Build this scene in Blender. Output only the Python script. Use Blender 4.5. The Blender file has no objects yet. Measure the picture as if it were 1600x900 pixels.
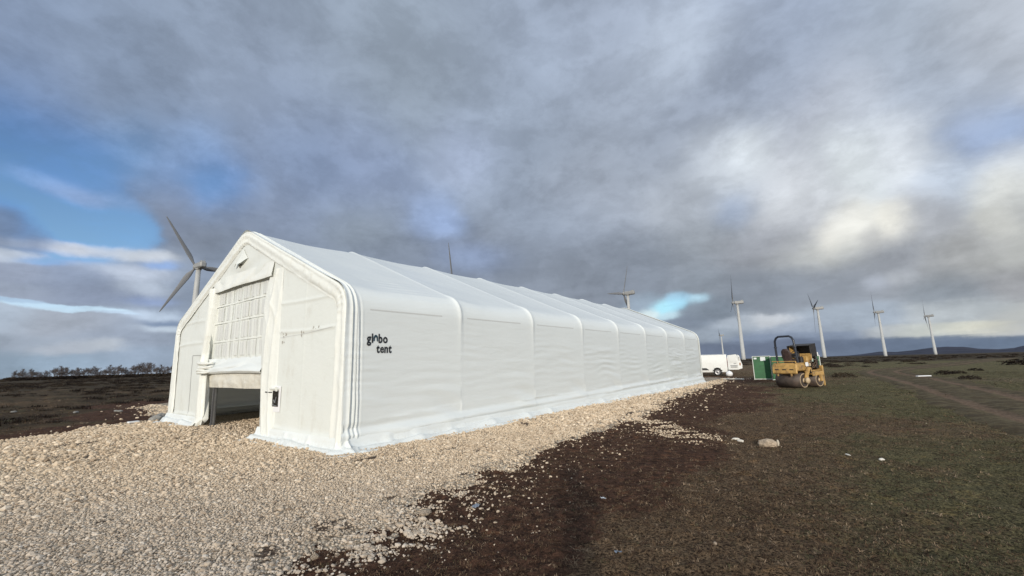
import bpy, math, random
import numpy as np
from mathutils import Vector, Matrix
random.seed(7); rng = np.random.default_rng(7)
S = bpy.context.scene
COL = S.collection

# ------------------------------------------------------------------ camera
CAM_H = 1.6; FPX = 670.8; PITCH = .1723; ROLL = .0271
cd = bpy.data.cameras.new('camera'); cam = bpy.data.objects.new('camera', cd); COL.objects.link(cam)
cd.sensor_width = 36; cd.lens = FPX / 1600 * 36; cd.clip_start = .02; cd.clip_end = 20000
_c, _s = math.cos(PITCH), math.sin(PITCH)
_fw = Vector((0, _c, _s)); _up = Vector((0, -_s, _c)); _rt = Vector((1, 0, 0))
_r2 = _rt * math.cos(ROLL) - _up * math.sin(ROLL); _u2 = _rt * math.sin(ROLL) + _up * math.cos(ROLL)
M = Matrix((( _r2.x, _u2.x, -_fw.x, 0), (_r2.y, _u2.y, -_fw.y, 0), (_r2.z, _u2.z, -_fw.z, CAM_H), (0, 0, 0, 1)))
cam.matrix_world = M; S.camera = cam

def ray(x, y):                       # direction in which a point of the photograph lies
    a = (x - 800) / FPX; b = (450 - y) / FPX
    v = _fw + _r2 * a + _u2 * b
    return np.array(v)
def G(x, y, z=0.0):                  # ground point seen there
    r = ray(x, y); t = (z - CAM_H) / r[2]
    return r[0] * t, r[1] * t

# ------------------------------------------------------------------ world, sun, exposure
SUN_EL = math.radians(14.2); SUN_AZ = math.radians(6.5)     # light travels towards +Y, 6.5 deg to the right
w = bpy.data.worlds.new('World'); S.world = w; w.use_nodes = True
nt = w.node_tree; nt.nodes.clear()
def srgb(c): return tuple(((v / 255) / 12.92 if v <= 10 else (((v / 255) + .055) / 1.055) ** 2.4) for v in c)
class NB:
    def __init__(s, nt): s.nt = nt
    def n(s, t, **k):
        o = s.nt.nodes.new(t)
        for a, b in k.items():
            setattr(o, a, b)
        return o
    def l(s, a, b): s.nt.links.new(a, b)
    def put(s, v, sock):
        if hasattr(v, 'is_linked') or hasattr(v, 'links'): s.nt.links.new(v, sock)
        else: sock.default_value = v
    def m(s, op, a, b=0.0, c=0.0, clamp=False):
        o = s.n('ShaderNodeMath', operation=op, use_clamp=clamp)
        s.put(a, o.inputs[0]); s.put(b, o.inputs[1]); s.put(c, o.inputs[2]); return o.outputs[0]
    def v(s, op, a, b=(0, 0, 0), out=0, sc=None):
        o = s.n('ShaderNodeVectorMath', operation=op)
        s.put(a, o.inputs[0]); s.put(b, o.inputs[1])
        if sc is not None: s.put(sc, o.inputs['Scale'])
        return o.outputs['Value'] if op in ('DOT_PRODUCT', 'LENGTH') else o.outputs[0]
    def mix(s, f, a, b, typ='RGBA', bl='MIX'):
        o = s.n('ShaderNodeMix', data_type=typ)
        if typ == 'RGBA': o.blend_type = bl; i = (0, 6, 7, 2)
        else: i = (0, 2, 3, 0)
        s.put(f, o.inputs[i[0]]); s.put(a, o.inputs[i[1]]); s.put(b, o.inputs[i[2]])
        return o.outputs[i[3]]
    def noise(s, vec, scale, detail=5, rough=.5, dist=0.0, out='Fac'):
        o = s.n('ShaderNodeTexNoise'); s.put(vec, o.inputs['Vector']); o.inputs['Scale'].default_value = scale
        o.inputs['Detail'].default_value = detail; o.inputs['Roughness'].default_value = rough; o.inputs['Distortion'].default_value = dist
        return o.outputs[out]
    def ramp(s, f, pts, interp='LINEAR'):
        o = s.n('ShaderNodeValToRGB'); s.put(f, o.inputs[0]); cr = o.color_ramp; cr.interpolation = interp
        while len(cr.elements) > 1: cr.elements.remove(cr.elements[-1])
        for i, (p, c) in enumerate(pts):
            e = cr.elements[0] if i == 0 else cr.elements.new(p)
            e.position = p; e.color = (c, c, c, 1) if not hasattr(c, '__len__') else (*c[:3], 1)
        return o.outputs[0]
    def ss(s, x, a, b):   # smoothstep
        o = s.n('ShaderNodeMapRange', interpolation_type='SMOOTHSTEP'); s.put(x, o.inputs[0]); o.inputs[1].default_value = a; o.inputs[2].default_value = b
        return o.outputs[0]

B = NB(nt)
tc = B.n('ShaderNodeTexCoord'); D0 = B.v('NORMALIZE', tc.outputs['Generated'])
sep = B.n('ShaderNodeSeparateXYZ'); B.l(D0, sep.inputs[0])
zz = B.m('ADD', B.m('MAXIMUM', sep.outputs[2], 0.0), .10)
# flat cloud layer seen in perspective, its streets running towards the far left-of-centre
ca, sa = math.cos(math.radians(-14)), math.sin(math.radians(-14))
along = B.m('ADD', B.m('MULTIPLY', sep.outputs[0], sa), B.m('MULTIPLY', sep.outputs[1], ca))
cross = B.m('SUBTRACT', B.m('MULTIPLY', sep.outputs[0], ca), B.m('MULTIPLY', sep.outputs[1], sa))
cv = B.n('ShaderNodeCombineXYZ'); B.l(B.m('MULTIPLY', B.m('DIVIDE', along, zz), .62), cv.inputs[1]); B.l(B.m('DIVIDE', cross, zz), cv.inputs[0])
lay = cv.outputs[0]
w1 = B.noise(lay, .9, 5, .55, .3, 'Color')
elev = B.ss(sep.outputs[2], .10, .42)
warp = B.v('MULTIPLY', B.v('SCALE', B.v('SUBTRACT', w1, (.5, .5, .5)), sc=B.m('MULTIPLY_ADD', elev, .10, .03)), (1, 1, .8))
w2 = B.noise(D0, 5.5, 6, .6, .0, 'Color')
warp2 = B.v('MULTIPLY', B.v('SCALE', B.v('SUBTRACT', w2, (.5, .5, .5)), sc=.085), (1, 1, .45))
flat = B.v('MULTIPLY', D0, (1, 1, 5.0))
D = B.v('NORMALIZE', B.v('ADD', B.v('ADD', D0, warp), warp2))
# cloud cover by direction: (x, y in the photograph, colour, share of cloud, size in px)
CP = [
 (60,60,(125,140,167),1,130), (250,60,(138,151,172),1,130), (430,60,(144,156,176),1,120), (620,40,(154,166,183),1,120), (820,50,(151,162,182),1,110), (980,60,(162,172,191),1,90), (1055,85,(188,198,214),1,50),
 (1200,60,(154,165,186),1,100), (1400,50,(164,174,190),1,110), (1560,70,(186,191,202),1,110), (60,140,(122,140,173),1,60), (200,150,(140,157,185),1,80), (400,170,(133,146,171),1,100), (640,150,(137,148,163),1,90),
 (800,200,(153,165,185),1,80), (960,200,(166,176,194),1,80), (1130,180,(151,160,178),1,80), (1300,190,(185,190,204),1,70), (1480,150,(154,165,184),1,80), (30,190,(70,125,190),-0.12,60), (120,225,(78,130,195),-0.12,50),
 (200,215,(110,150,200),0.23,40), (290,215,(143,176,226),0.8,40), (330,285,(105,150,212),0.08,38), (250,265,(117,143,184),0.7,28), (560,260,(146,162,196),1,70), (720,230,(178,191,221),1,40), (450,250,(134,153,187),1,60),
 (60,275,(140,170,215),0.7,(40,12)), (110,298,(150,172,212),0.75,(40,12)), (150,310,(140,165,205),0.6,(34,12)), (30,300,(95,150,215),-0.12,22), (70,345,(110,165,230),-0.17,30), (150,350,(112,170,232),-0.17,30),
 (200,355,(120,172,228),-0.02,22), (15,345,(112,130,160),0.9,22), (50,370,(114,128,157),0.8,16), (260,320,(128,138,159),1,36), (330,350,(131,140,157),1,40), (430,330,(139,151,175),1,50), (560,340,(133,142,152),1,50),
 (680,330,(150,169,205),1,26), (705,345,(171,194,238),1,16), (620,400,(132,142,160),1,30), (740,400,(156,175,214),1,22), (100,388,(202,204,212),1,(50,6)), (200,397,(205,210,220),1,(50,6)), (20,400,(196,205,221),1,(30,6)),
 (60,408,(140,172,220),0.28,(26,4)), (30,425,(158,168,190),1,(40,9)), (130,430,(143,155,179),1,(40,9)), (215,428,(188,197,215),1,(45,8)), (250,415,(141,170,219),0.8,(20,5)), (40,452,(159,169,189),1,(50,7)),
 (150,455,(141,152,175),1,(60,9)), (235,452,(184,194,211),1,(30,10)), (235,468,(133,150,187),1,(30,5)), (45,469,(176,200,226),1,(26,2.0)), (95,476,(196,222,244),1,(32,2.0)), (145,483,(198,222,242),1,(30,1.9)),
 (190,489,(190,210,232),1,(20,1.8)), (250,494,(187,201,221),1,(34,6)), (255,506,(127,145,175),1,(24,4)), (250,514,(208,221,237),1,(26,4)), (30,500,(175,187,204),1,(40,12)), (110,508,(168,175,189),1,(50,12)),
 (190,520,(148,158,176),1,(50,14)), (100,545,(176,182,194),1,(28,7)), (155,541,(184,190,200),1,(18,7)), (50,535,(158,168,184),1,(40,12)), (200,558,(150,164,184),1,(50,10)), (30,565,(138,154,172),1,(40,12)),
 (110,566,(150,168,188),1,(60,8)), (860,330,(145,156,175),1,70), (800,400,(129,137,152),1,50), (900,420,(127,134,147),1,40), (930,300,(164,171,185),1,60), (1000,400,(131,139,153),1,36), (1060,320,(169,175,186),1,50),
 (1130,250,(221,227,236),1,40), (1170,235,(241,247,253),1,30), (1230,290,(213,216,223),1,50), (1330,240,(233,239,242),1,44), (1420,225,(243,247,254),1,40), (1330,160,(196,203,217),1,30), (1530,205,(143,164,203),0.8,36),
 (1590,190,(140,162,200),0.7,30), (1480,270,(188,198,214),1,34), (1560,290,(222,223,221),1,34), (1600,250,(206,210,216),1,30), (1140,330,(158,172,197),1,22), (1090,380,(150,156,165),1,30), (1200,380,(152,155,164),1,34),
 (1325,345,(234,232,226),1,26), (1400,340,(236,233,225),1,22), (1290,370,(233,229,221),1,18), (1370,370,(178,178,179),1,16), (1280,390,(190,191,189),1,26), (1450,330,(179,182,190),1,30), (1560,350,(199,199,196),1,22),
 (1590,330,(176,178,180),1,22), (1400,410,(150,154,163),1,30), (1500,400,(176,177,179),1,28), (1590,400,(176,177,176),1,24), (1410,432,(186,190,198),1,(24,8)), (1370,440,(180,186,200),1,9), (1300,440,(139,145,156),1,26),
 (1200,440,(132,139,151),1,26), (1100,430,(137,145,157),1,20), (1480,450,(140,147,157),1,22), (1580,440,(160,161,166),1,20), (1060,462,(159,197,222),0.9,(14,6)), (1030,478,(172,224,242),0.9,(15,7)),
 (1058,471,(165,214,238),0.9,(13,6)), (1092,463,(181,215,234),0.9,(11,5)), (1008,487,(212,226,230),1,(12,5)), (1045,490,(190,215,228),1,(14,4)), (1000,470,(150,165,182),1,10), (1110,480,(129,139,153),1,14),
 (1080,500,(128,138,154),1,(26,10)), (1150,505,(170,179,192),1,(24,6)), (1205,500,(203,207,215),1,(26,5)), (1120,520,(150,160,174),1,(30,8)), (1250,512,(160,170,187),1,(40,9)), (1320,498,(157,167,181),1,(45,12)),
 (1385,520,(184,188,192),1,(28,7)), (1450,517,(198,202,200),1,(40,7)), (1520,513,(223,221,208),1,(45,6)), (1500,486,(186,192,198),1,(50,10)), (1590,488,(194,196,196),1,(36,10)), (1585,514,(193,196,201),1,(40,7)),
 (1120,545,(106,116,136),1,(60,8)), (1220,546,(112,122,144),1,(80,8)), (1320,543,(108,120,141),1,(80,8)), (1420,540,(108,121,143),1,(80,8)), (1520,535,(107,121,143),1,(80,7)), (1620,531,(110,124,146),1,(80,7)),
 (1200,527,(132,144,166),1,(50,6)), (1300,525,(138,150,172),1,(50,6)), (700,480,(134,144,162),1,40), (500,420,(132,143,162),1,60), (400,450,(140,152,172),1,50), (600,560,(130,142,160),1,40), (900,550,(122,132,150),1,30),
]
acc = None; wac = None; aac = None
base_w = .003
sd_ = B.n('ShaderNodeSeparateXYZ'); B.l(D, sd_.inputs[0])
hor = B.m('SQRT', B.m('ADD', B.m('MULTIPLY', sd_.outputs[0], sd_.outputs[0]), B.m('MULTIPLY', sd_.outputs[1], sd_.outputs[1])))
ae = B.n('ShaderNodeCombineXYZ'); B.l(B.m('ARCTAN2', sd_.outputs[0], sd_.outputs[1]), ae.inputs[0]); B.l(B.m('ARCTAN2', sd_.outputs[2], hor), ae.inputs[1]); AE = ae.outputs[0]
def azel(px, py):
    d = ray(px, py); return math.atan2(d[0], d[1]), math.atan2(d[2], math.hypot(d[0], d[1]))
for (px, py, c, al, sg) in CP:
    if hasattr(sg, '__len__'): sx_, sy_ = sg
    elif py >= 375: sx_, sy_ = sg * 1.9, sg * .9
    else: sx_, sy_ = sg * 1.12, sg * 1.0
    a0, e0 = azel(px, py); ax1, _ = azel(px + sx_ * .5, py); ax0, _ = azel(px - sx_ * .5, py); _, ey1 = azel(px, py - sy_ * .5); _, ey0 = azel(px, py + sy_ * .5)
    ia, ie = 1 / abs(ax1 - ax0), 1 / abs(ey1 - ey0)
    v_ = B.v('MULTIPLY', B.v('SUBTRACT', AE, (a0, e0, 0)), (ia, ie, 0))
    e = B.m('EXPONENT', B.m('MULTIPLY', B.v('DOT_PRODUCT', v_, v_), -.8))
    lin = srgb(c)
    t = B.v('SCALE', lin, sc=e)
    acc = t if acc is None else B.v('ADD', acc, t)
    wac = e if wac is None else B.m('ADD', wac, e)
    aac = B.m('MULTIPLY', e, al) if aac is None else B.m('MULTIPLY_ADD', e, al, aac)
acc = B.v('ADD', acc, tuple(v * base_w for v in srgb((202,212,226))))
wac = B.m('ADD', wac, base_w); aac = B.m('ADD', aac, base_w)
inv = B.m('DIVIDE', 1.0, wac)
col = B.v('SCALE', acc, sc=inv); cover = B.m('MULTIPLY', aac, inv)
f1 = B.noise(lay, 1.5, 9, .58, .5); f2 = B.noise(D0, 9.0, 6, .6, .3); f3 = B.noise(lay, 4.5, 6, .6, .8)
f4 = B.noise(flat, 2.6, 9, .6, .6); f1 = B.mix(elev, f4, f1, 'FLOAT'); f3 = B.mix(elev, B.noise(flat, 8, 6, .6, .5), f3, 'FLOAT')
mod = B.m('ADD', B.m('ADD', B.m('MULTIPLY', B.m('SUBTRACT', f1, .5), B.m('MULTIPLY_ADD', elev, .04, .45)), B.m('MULTIPLY', B.m('SUBTRACT', f3, .5), .24)), B.m('MULTIPLY', B.m('SUBTRACT', f2, .5), .20))
bil = B.noise(B.v('MULTIPLY', D0, (1, 1, 1.7)), 4.2, 10, .62, .35); bil2 = B.noise(B.v('ADD', B.v('MULTIPLY', D0, (1, 1, 1.5)), (3.1, 1.7, .4)), 13, 8, .62, .2)
puff = B.m('ADD', B.m('MULTIPLY', B.m('SUBTRACT', B.ss(bil, .38, .62), .5), .17), B.m('MULTIPLY', B.m('SUBTRACT', B.ss(bil2, .40, .60), .5), .11))
cloud = B.v('SCALE', B.v('MULTIPLY', col, (1.05, 1.07, 1.06)), sc=B.m('ADD', B.m('ADD', mod, puff), 1.0))
sky = B.n('ShaderNodeTexSky', sky_type='NISHITA', sun_disc=False, sun_elevation=SUN_EL, sun_rotation=math.pi + SUN_AZ)
sky.air_density = 1.0; sky.dust_density = .6; sky.ozone_density = 2.0
skyc = B.v('MULTIPLY', B.v('SCALE', sky.outputs[0], sc=.128), (.86, 1.0, 1.16))
cf = B.ss(B.m('ADD', cover, B.m('ADD', B.m('MULTIPLY', B.m('SUBTRACT', f1, .5), .7), B.m('MULTIPLY', B.m('SUBTRACT', bil2, .5), .9))), -.15, .75)
final = B.mix(cf, skyc, cloud)
bg = B.n('ShaderNodeBackground'); B.l(final, bg.inputs[0]); bg.inputs[1].default_value = 1.0
ow = B.n('ShaderNodeOutputWorld'); B.l(bg.outputs[0], ow.inputs[0])
w.cycles.sampling_method = 'MANUAL'; w.cycles.sample_map_resolution = 512

sl = bpy.data.lights.new('sun', 'SUN'); sl.energy = 2.9; sl.angle = math.radians(1.2); sl.color = (1, .92, .79)
sun = bpy.data.objects.new('sun', sl); COL.objects.link(sun)
ldir = Vector((math.sin(SUN_AZ) * math.cos(SUN_EL), math.cos(SUN_AZ) * math.cos(SUN_EL), -math.sin(SUN_EL)))
sun.rotation_euler = ldir.to_track_quat('-Z', 'Y').to_euler()
S.view_settings.view_transform = 'Standard'; S.view_settings.look = 'None'; S.view_settings.exposure = 0; S.view_settings.gamma = 1
S.cycles.max_bounces = 6; S.cycles.diffuse_bounces = 3; S.cycles.glossy_bounces = 2; S.cycles.transparent_max_bounces = 6

# ------------------------------------------------------------------ helpers
def _h(ix, iy, iz):
    n = (ix * 73856093) ^ (iy * 19349663) ^ (iz * 83492791)
    n = (n ^ (n >> 13)) * 1274126177 & 0x7fffffff
    n = (n ^ (n >> 16)) & 0xffff
    return n / 65535.0
def vnoise(x, y, z=0.0, seed=0):
    x = np.asarray(x, float); y = np.asarray(y, float) + 0 * x; z = np.asarray(z, float) + 0 * x + seed * 17.3
    fx = np.floor(x); fy = np.floor(y); fz = np.floor(z)
    ix, iy, iz = fx.astype(np.int64), fy.astype(np.int64), fz.astype(np.int64)
    u, v, q = x - fx, y - fy, z - fz
    u = u * u * (3 - 2 * u); v = v * v * (3 - 2 * v); q = q * q * (3 - 2 * q)
    r = 0
    for a in (0, 1):
        for b in (0, 1):
            for c in (0, 1):
                r = r + _h(ix + a, iy + b, iz + c) * (u if a else 1 - u) * (v if b else 1 - v) * (q if c else 1 - q)
    return r * 2 - 1
def fbm(x, y, z=0.0, oct=4, seed=0, gain=.5):
    r = 0; a = 1; f = 1
    for i in range(oct):
        r = r + a * vnoise(x * f, y * f, z * f, seed + i); a *= gain; f *= 2.03
    return r
def sstep(x, a, b):
    t = np.clip((x - a) / (b - a), 0, 1); return t * t * (3 - 2 * t)

def link(name, me, mat=None, parent=None):
    o = bpy.data.objects.new(name, me); COL.objects.link(o)
    if mat is not None and me is not None and not len(me.materials): me.materials.append(mat)
    if parent is not None: o.parent = parent
    return o
def empty(name, loc, rz=0.0):
    o = bpy.data.objects.new(name, None); COL.objects.link(o); o.location = loc; o.rotation_euler = (0, 0, rz); o.empty_display_size = .3
    return o
def tag(o, label=None, cat=None, group=None, kind=None):
    if label: o['label'] = label
    if cat: o['category'] = cat
    if group: o['group'] = group
    if kind: o['kind'] = kind
    return o
def mesh_np(name, V, F, smooth=False):
    me = bpy.data.meshes.new(name)
    V = np.asarray(V, np.float32); F = np.asarray(F, np.int32); k = F.shape[1]
    me.vertices.add(len(V)); me.vertices.foreach_set('co', V.ravel())
    me.loops.add(F.size); me.loops.foreach_set('vertex_index', F.ravel())
    me.polygons.add(len(F)); me.polygons.foreach_set('loop_start', np.arange(len(F), dtype=np.int32) * k)
    me.update(calc_edges=True)
    if smooth: me.polygons.foreach_set('use_smooth', np.ones(len(F), bool))
    me.validate(); return me
def grid_faces(nu, nv, keep=None):
    i = np.arange(nu - 1)[:, None] * nv + np.arange(nv - 1)[None, :]
    f = np.stack([i, i + nv, i + nv + 1, i + 1], -1)
    if keep is not None: return f[keep]
    return f.reshape(-1, 4)
def grid_mesh(name, P, smooth=True, flip=False):
    nu, nv = P.shape[:2]; f = grid_faces(nu, nv)
    if flip: f = f[:, ::-1]
    return mesh_np(name, P.reshape(-1, 3), f, smooth)

class MB:                      # collects simple solids into one mesh
    def __init__(s): s.v = []; s.f = []; s.sm = []
    def add(s, v, f, sm=False):
        k = len(s.v); s.v += [tuple(p) for p in v]; s.f += [tuple(i + k for i in q) for q in f]; s.sm += [sm] * len(f); return s
    def box(s, c, d, b=.0, R=None, top=None):
        hx, hy, hz = d[0] / 2, d[1] / 2, d[2] / 2
        b = min(b, hx * .9, hy * .9, hz * .9)
        pts = []
        if b <= 0:
            pts = [(x, y, z) for z in (-hz, hz) for x, y in ((-hx, -hy), (hx, -hy), (hx, hy), (-hx, hy))]
            fc = [(3, 2, 1, 0), (4, 5, 6, 7), (0, 1, 5, 4), (1, 2, 6, 5), (2, 3, 7, 6), (3, 0, 4, 7)]
        else:
            rings = [(-hz, b), (-hz + b, 0), (hz - b, 0), (hz, b)]
            for z, ins in rings:
                x1, y1 = hx - ins, hy - ins; q = b if ins == 0 else b * .4
                pts += [(-x1 + q, -y1, z), (x1 - q, -y1, z), (x1, -y1 + q, z), (x1, y1 - q, z), (x1 - q, y1, z), (-x1 + q, y1, z), (-x1, y1 - q, z), (-x1, -y1 + q, z)]
            fc = [tuple(range(7, -1, -1)), tuple(range(24, 32))]
            for r in range(3):
                for i in range(8): fc.append((r * 8 + i, r * 8 + (i + 1) % 8, r * 8 + 8 + (i + 1) % 8, r * 8 + 8 + i))
        if top: pts = [(x * (top[0] if z > 0 else 1), y * (top[1] if z > 0 else 1), z) for x, y, z in pts]
        if R is not None: pts = [tuple(R @ Vector(p)) for p in pts]
        return s.add([(p[0] + c[0], p[1] + c[1], p[2] + c[2]) for p in pts], fc)
    def tube(s, path, r, n=8, cap=True, sm=True):
        path = [Vector(p) for p in path]; m = len(path)
        rs = r if hasattr(r, '__len__') else [r] * m
        V = []; ref = None
        for i, p in enumerate(path):
            t = (path[min(i + 1, m - 1)] - path[max(i - 1, 0)]).normalized()
            if ref is None: ref = Vector((0, 0, 1)) if abs(t.z) < .9 else Vector((1, 0, 0))
            a = (ref - t * ref.dot(t)).normalized(); ref = a; b = t.cross(a)
            V += [p + a * rs[i] * math.cos(2 * math.pi * k / n) + b * rs[i] * math.sin(2 * math.pi * k / n) for k in range(n)]
        F = [(i * n + k, i * n + (k + 1) % n, (i + 1) * n + (k + 1) % n, (i + 1) * n + k) for i in range(m - 1) for k in range(n)]
        s.add(V, F, sm)
        if cap: s.add([V[k] for k in range(n)][::-1], [tuple(range(n))]); s.add(V[-n:], [tuple(range(n))])
        return s
    def lathe(s, prof, axis='z', c=(0, 0, 0), n=24, sm=True):
        V = []
        for r, h in prof:
            for k in range(n):
                a = 2 * math.pi * k / n; x, y = r * math.cos(a), r * math.sin(a)
                p = (x, y, h) if axis == 'z' else ((h, x, y) if axis == 'x' else (y, h, x))
                V.append((p[0] + c[0], p[1] + c[1], p[2] + c[2]))
        F = [(i * n + k, i * n + (k + 1) % n, (i + 1) * n + (k + 1) % n, (i + 1) * n + k) for i in range(len(prof) - 1) for k in range(n)]
        F += [tuple(range(n))[::-1], tuple((len(prof) - 1) * n + k for k in range(n))]
        return s.add(V, F, sm)
    def prism(s, poly, y0, y1, plane='xz'):
        n = len(poly)
        def P(a, b, h): return (a, h, b) if plane == 'xz' else ((a, b, h) if plane == 'xy' else (h, a, b))
        V = [P(a, b, y0) for a, b in poly] + [P(a, b, y1) for a, b in poly]
        return s.add(V, [tuple(range(n)), tuple(range(2 * n - 1, n - 1, -1))] + [(i, i + n, (i + 1) % n + n, (i + 1) % n) for i in range(n)])
    def mesh(s, name):
        me = bpy.data.meshes.new(name); me.from_pydata(s.v, [], s.f); me.update()
        me.polygons.foreach_set('use_smooth', s.sm); return me
    def build(s, name, mat, parent=None): return link(name, s.mesh(name), mat, parent)

def mat(name, color, rough=.6, metal=0.0, spec=.5, var=.0, vscale=6, bump=0.0, bscale=30, dirt=None, dscale=3, damt=.5, coords='Object', stretch=None, transl=0.0, coat=0.0):
    m = bpy.data.materials.new(name); m.use_nodes = True; t = m.node_tree; b = NB(t); p = t.nodes['Principled BSDF']
    p.inputs['Roughness'].default_value = rough; p.inputs['Metallic'].default_value = metal; p.inputs['Specular IOR Level'].default_value = spec
    if coat: p.inputs['Coat Weight'].default_value = coat
    tcn = b.n('ShaderNodeTexCoord').outputs[coords]
    if stretch: tcn = b.v('MULTIPLY', tcn, stretch)
    c = (*color, 1)
    out = c
    if var:
        n = b.noise(tcn, vscale, 5, .6)
        out = b.mix(b.ss(n, .3, .7), tuple(v * (1 - var) for v in color) + (1,), tuple(min(1, v * (1 + var)) for v in color) + (1,))
    if dirt:
        n = b.noise(tcn, dscale, 7, .65)
        out = b.mix(b.m('MULTIPLY', b.ss(n, .48, .72), damt), out, (*dirt, 1))
    if out is not c: b.l(out, p.inputs['Base Color'])
    else: p.inputs['Base Color'].default_value = c
    if bump:
        bn = b.n('ShaderNodeBump'); bn.inputs['Distance'].default_value = bump; b.l(b.noise(tcn, bscale, 5, .6), bn.inputs['Height']); b.l(bn.outputs[0], p.inputs['Normal'])
    if transl:
        tr = b.n('ShaderNodeBsdfTranslucent'); tr.inputs[0].default_value = c
        ms = b.n('ShaderNodeMixShader'); ms.inputs[0].default_value = transl
        b.l(p.outputs[0], ms.inputs[1]); b.l(tr.outputs[0], ms.inputs[2]); b.l(ms.outputs[0], t.nodes['Material Output'].inputs[0])
    return m

# ------------------------------------------------------------------ ground layout
PADR = [(395,905),(520,850),(600,815),(690,778),(760,742),(850,703),(930,680),(1000,653),(1022,640),(1062,620),(1100,607),(1128,597),(1140,591)]
pad_poly = [G(*p) for p in PADR] + [(14.5, 36), (8, 40), (-16, 28), (-18.5, 22)] + [G(245,655), G(120,673), G(0,690)] + [(-20, 9.5), (-24, 2), (-12, -8), (-3, -4), (-2.2, .5)]
pad_poly = np.array(pad_poly)
def sd_poly(x, y, poly):
    x = np.asarray(x, float); y = np.asarray(y, float)
    sh = x.shape; x = x.ravel(); y = y.ravel()
    d = np.full(x.shape, 1e18); ins = np.zeros(x.shape, bool); n = len(poly)
    for i in range(n):
        ax, ay = poly[i]; bx, by = poly[(i + 1) % n]
        ex, ey = bx - ax, by - ay; wx, wy = x - ax, y - ay
        t = np.clip((wx * ex + wy * ey) / (ex * ex + ey * ey), 0, 1)
        d = np.minimum(d, (wx - ex * t) ** 2 + (wy - ey * t) ** 2)
        c = ((ay > y) != (by > y)); 
        with np.errstate(divide='ignore', invalid='ignore'):
            xi = (bx - ax) * (y - ay) / (by - ay + 1e-12) + ax
        ins ^= c & (x < xi)
    return (np.where(ins, -1, 1) * np.sqrt(d)).reshape(sh)
def sd_line(x, y, pts):
    d = np.full(np.shape(x), 1e18)
    for (ax, ay), (bx, by) in zip(pts[:-1], pts[1:]):
        ex, ey = bx - ax, by - ay; wx, wy = x - ax, y - ay
        t = np.clip((wx * ex + wy * ey) / (ex * ex + ey * ey), 0, 1)
        d = np.minimum(d, (wx - ex * t) ** 2 + (wy - ey * t) ** 2)
    return np.sqrt(d)
def catmull(P, n=8):
    P = [P[0]] + list(P) + [P[-1]]; out = []
    for i in range(1, len(P) - 2):
        p0, p1, p2, p3 = map(np.array, P[i - 1:i + 3])
        for k in range(n):
            t = k / n; out.append(tuple(.5 * ((2 * p1) + (-p0 + p2) * t + (2 * p0 - 5 * p1 + 4 * p2 - p3) * t * t + (-p0 + 3 * p1 - 3 * p2 + p3) * t ** 3)))
    out.append(tuple(P[-1])); return out
TRACK = catmull([(6.5, 0), (8.5, 4), (11.5, 8.5), (15.2, 14), (19.5, 20), (24.5, 27.3), (28.8, 34), (32.5, 38.6), (37, 42.3), (46, 48.3), (62, 60), (90, 80)], 8)
def pad_sd(x, y):
    s = sd_poly(x, y, pad_poly)
    return s + .34 * fbm(x * .9, y * .9, seed=3, oct=5, gain=.7)
def base_h(x, y):
    r = np.hypot(x, y); sp = sd_poly(x, y, pad_poly)
    away = sstep(sp, .5, 6)
    fine = 1 - sstep(r, 12, 26)
    h = .012 * fbm(x * 2.2, y * 2.2, seed=5, oct=3) + np.where(fine > 0, .011 * fine * (fbm(x * 9, y * 9, seed=7, oct=3, gain=.6) - .3), 0) + away * .035 * fbm(x * .7, y * .7, seed=9, oct=3)
    left = sstep(-x, 6, 14) * away
    h = h + left * (.10 * fbm(x * .45, y * .45, seed=21, oct=3) + .09 * np.abs(fbm(x * 1.1, y * 1.1, seed=25, oct=3)))
    h = h + sstep(r, 70, 200) * .35 * fbm(x * .02, y * .02, seed=31, oct=3)
    h = h - .0042 * np.clip(r - 120, 0, None)
    return h
def track_d(x, y): return sd_line(x, y, TRACK)
def ground_h(x, y):
    h = base_h(x, y)
    h = h - .05 * sstep(-pad_sd(x, y), -.05, .25)
    td = track_d(x, y); h = h - .05 * sstep(-td, -1.9, -1.3)
    return h

def attr(me, name, arr):
    a = me.attributes.new(name, 'FLOAT', 'POINT'); a.data.foreach_set('value', np.asarray(arr, np.float32).ravel())

# ground sheet (rings around the camera, out to the horizon)
ang = np.concatenate([np.radians(np.linspace(-66, 66, 760)), np.radians(np.linspace(66, 294, 90))[1:]])
rad = np.concatenate([np.linspace(0.0, 2.2, 6), np.geomspace(2.4, 32, 330), np.geomspace(32.5, 9000, 90)])
R_, A_ = np.meshgrid(rad, ang, indexing='ij'); GX = R_ * np.sin(A_); GY = R_ * np.cos(A_)
GZ = ground_h(GX, GY)
gm = grid_mesh('ground', np.stack([GX, GY, GZ], -1), flip=True)
def soil_mask(x, y):
    s = sd_poly(x, y, pad_poly) + 1.9 * fbm(x * .35, y * .35, seed=41, oct=4, gain=.6)
    right = 1 - sstep(s, .4, 4.6)
    return np.clip(right, 0, 1)
def green_mask(x, y):
    r = np.hypot(x, y)
    az = np.degrees(np.arctan2(x, y))
    g = sstep(az + 6 * fbm(x * .2, y * .2, seed=51), 20, 48) * .8 + sstep(r, 12, 30) * .25
    g = g + .35 * fbm(x * .25, y * .25, seed=55, oct=4)
    return np.clip(g * .85 * (1 - soil_mask(x, y) * .9), 0, 1)
sm_ = soil_mask(GX, GY); attr(gm, 'soil', sm_); attr(gm, 'green', green_mask(GX, GY))
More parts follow.
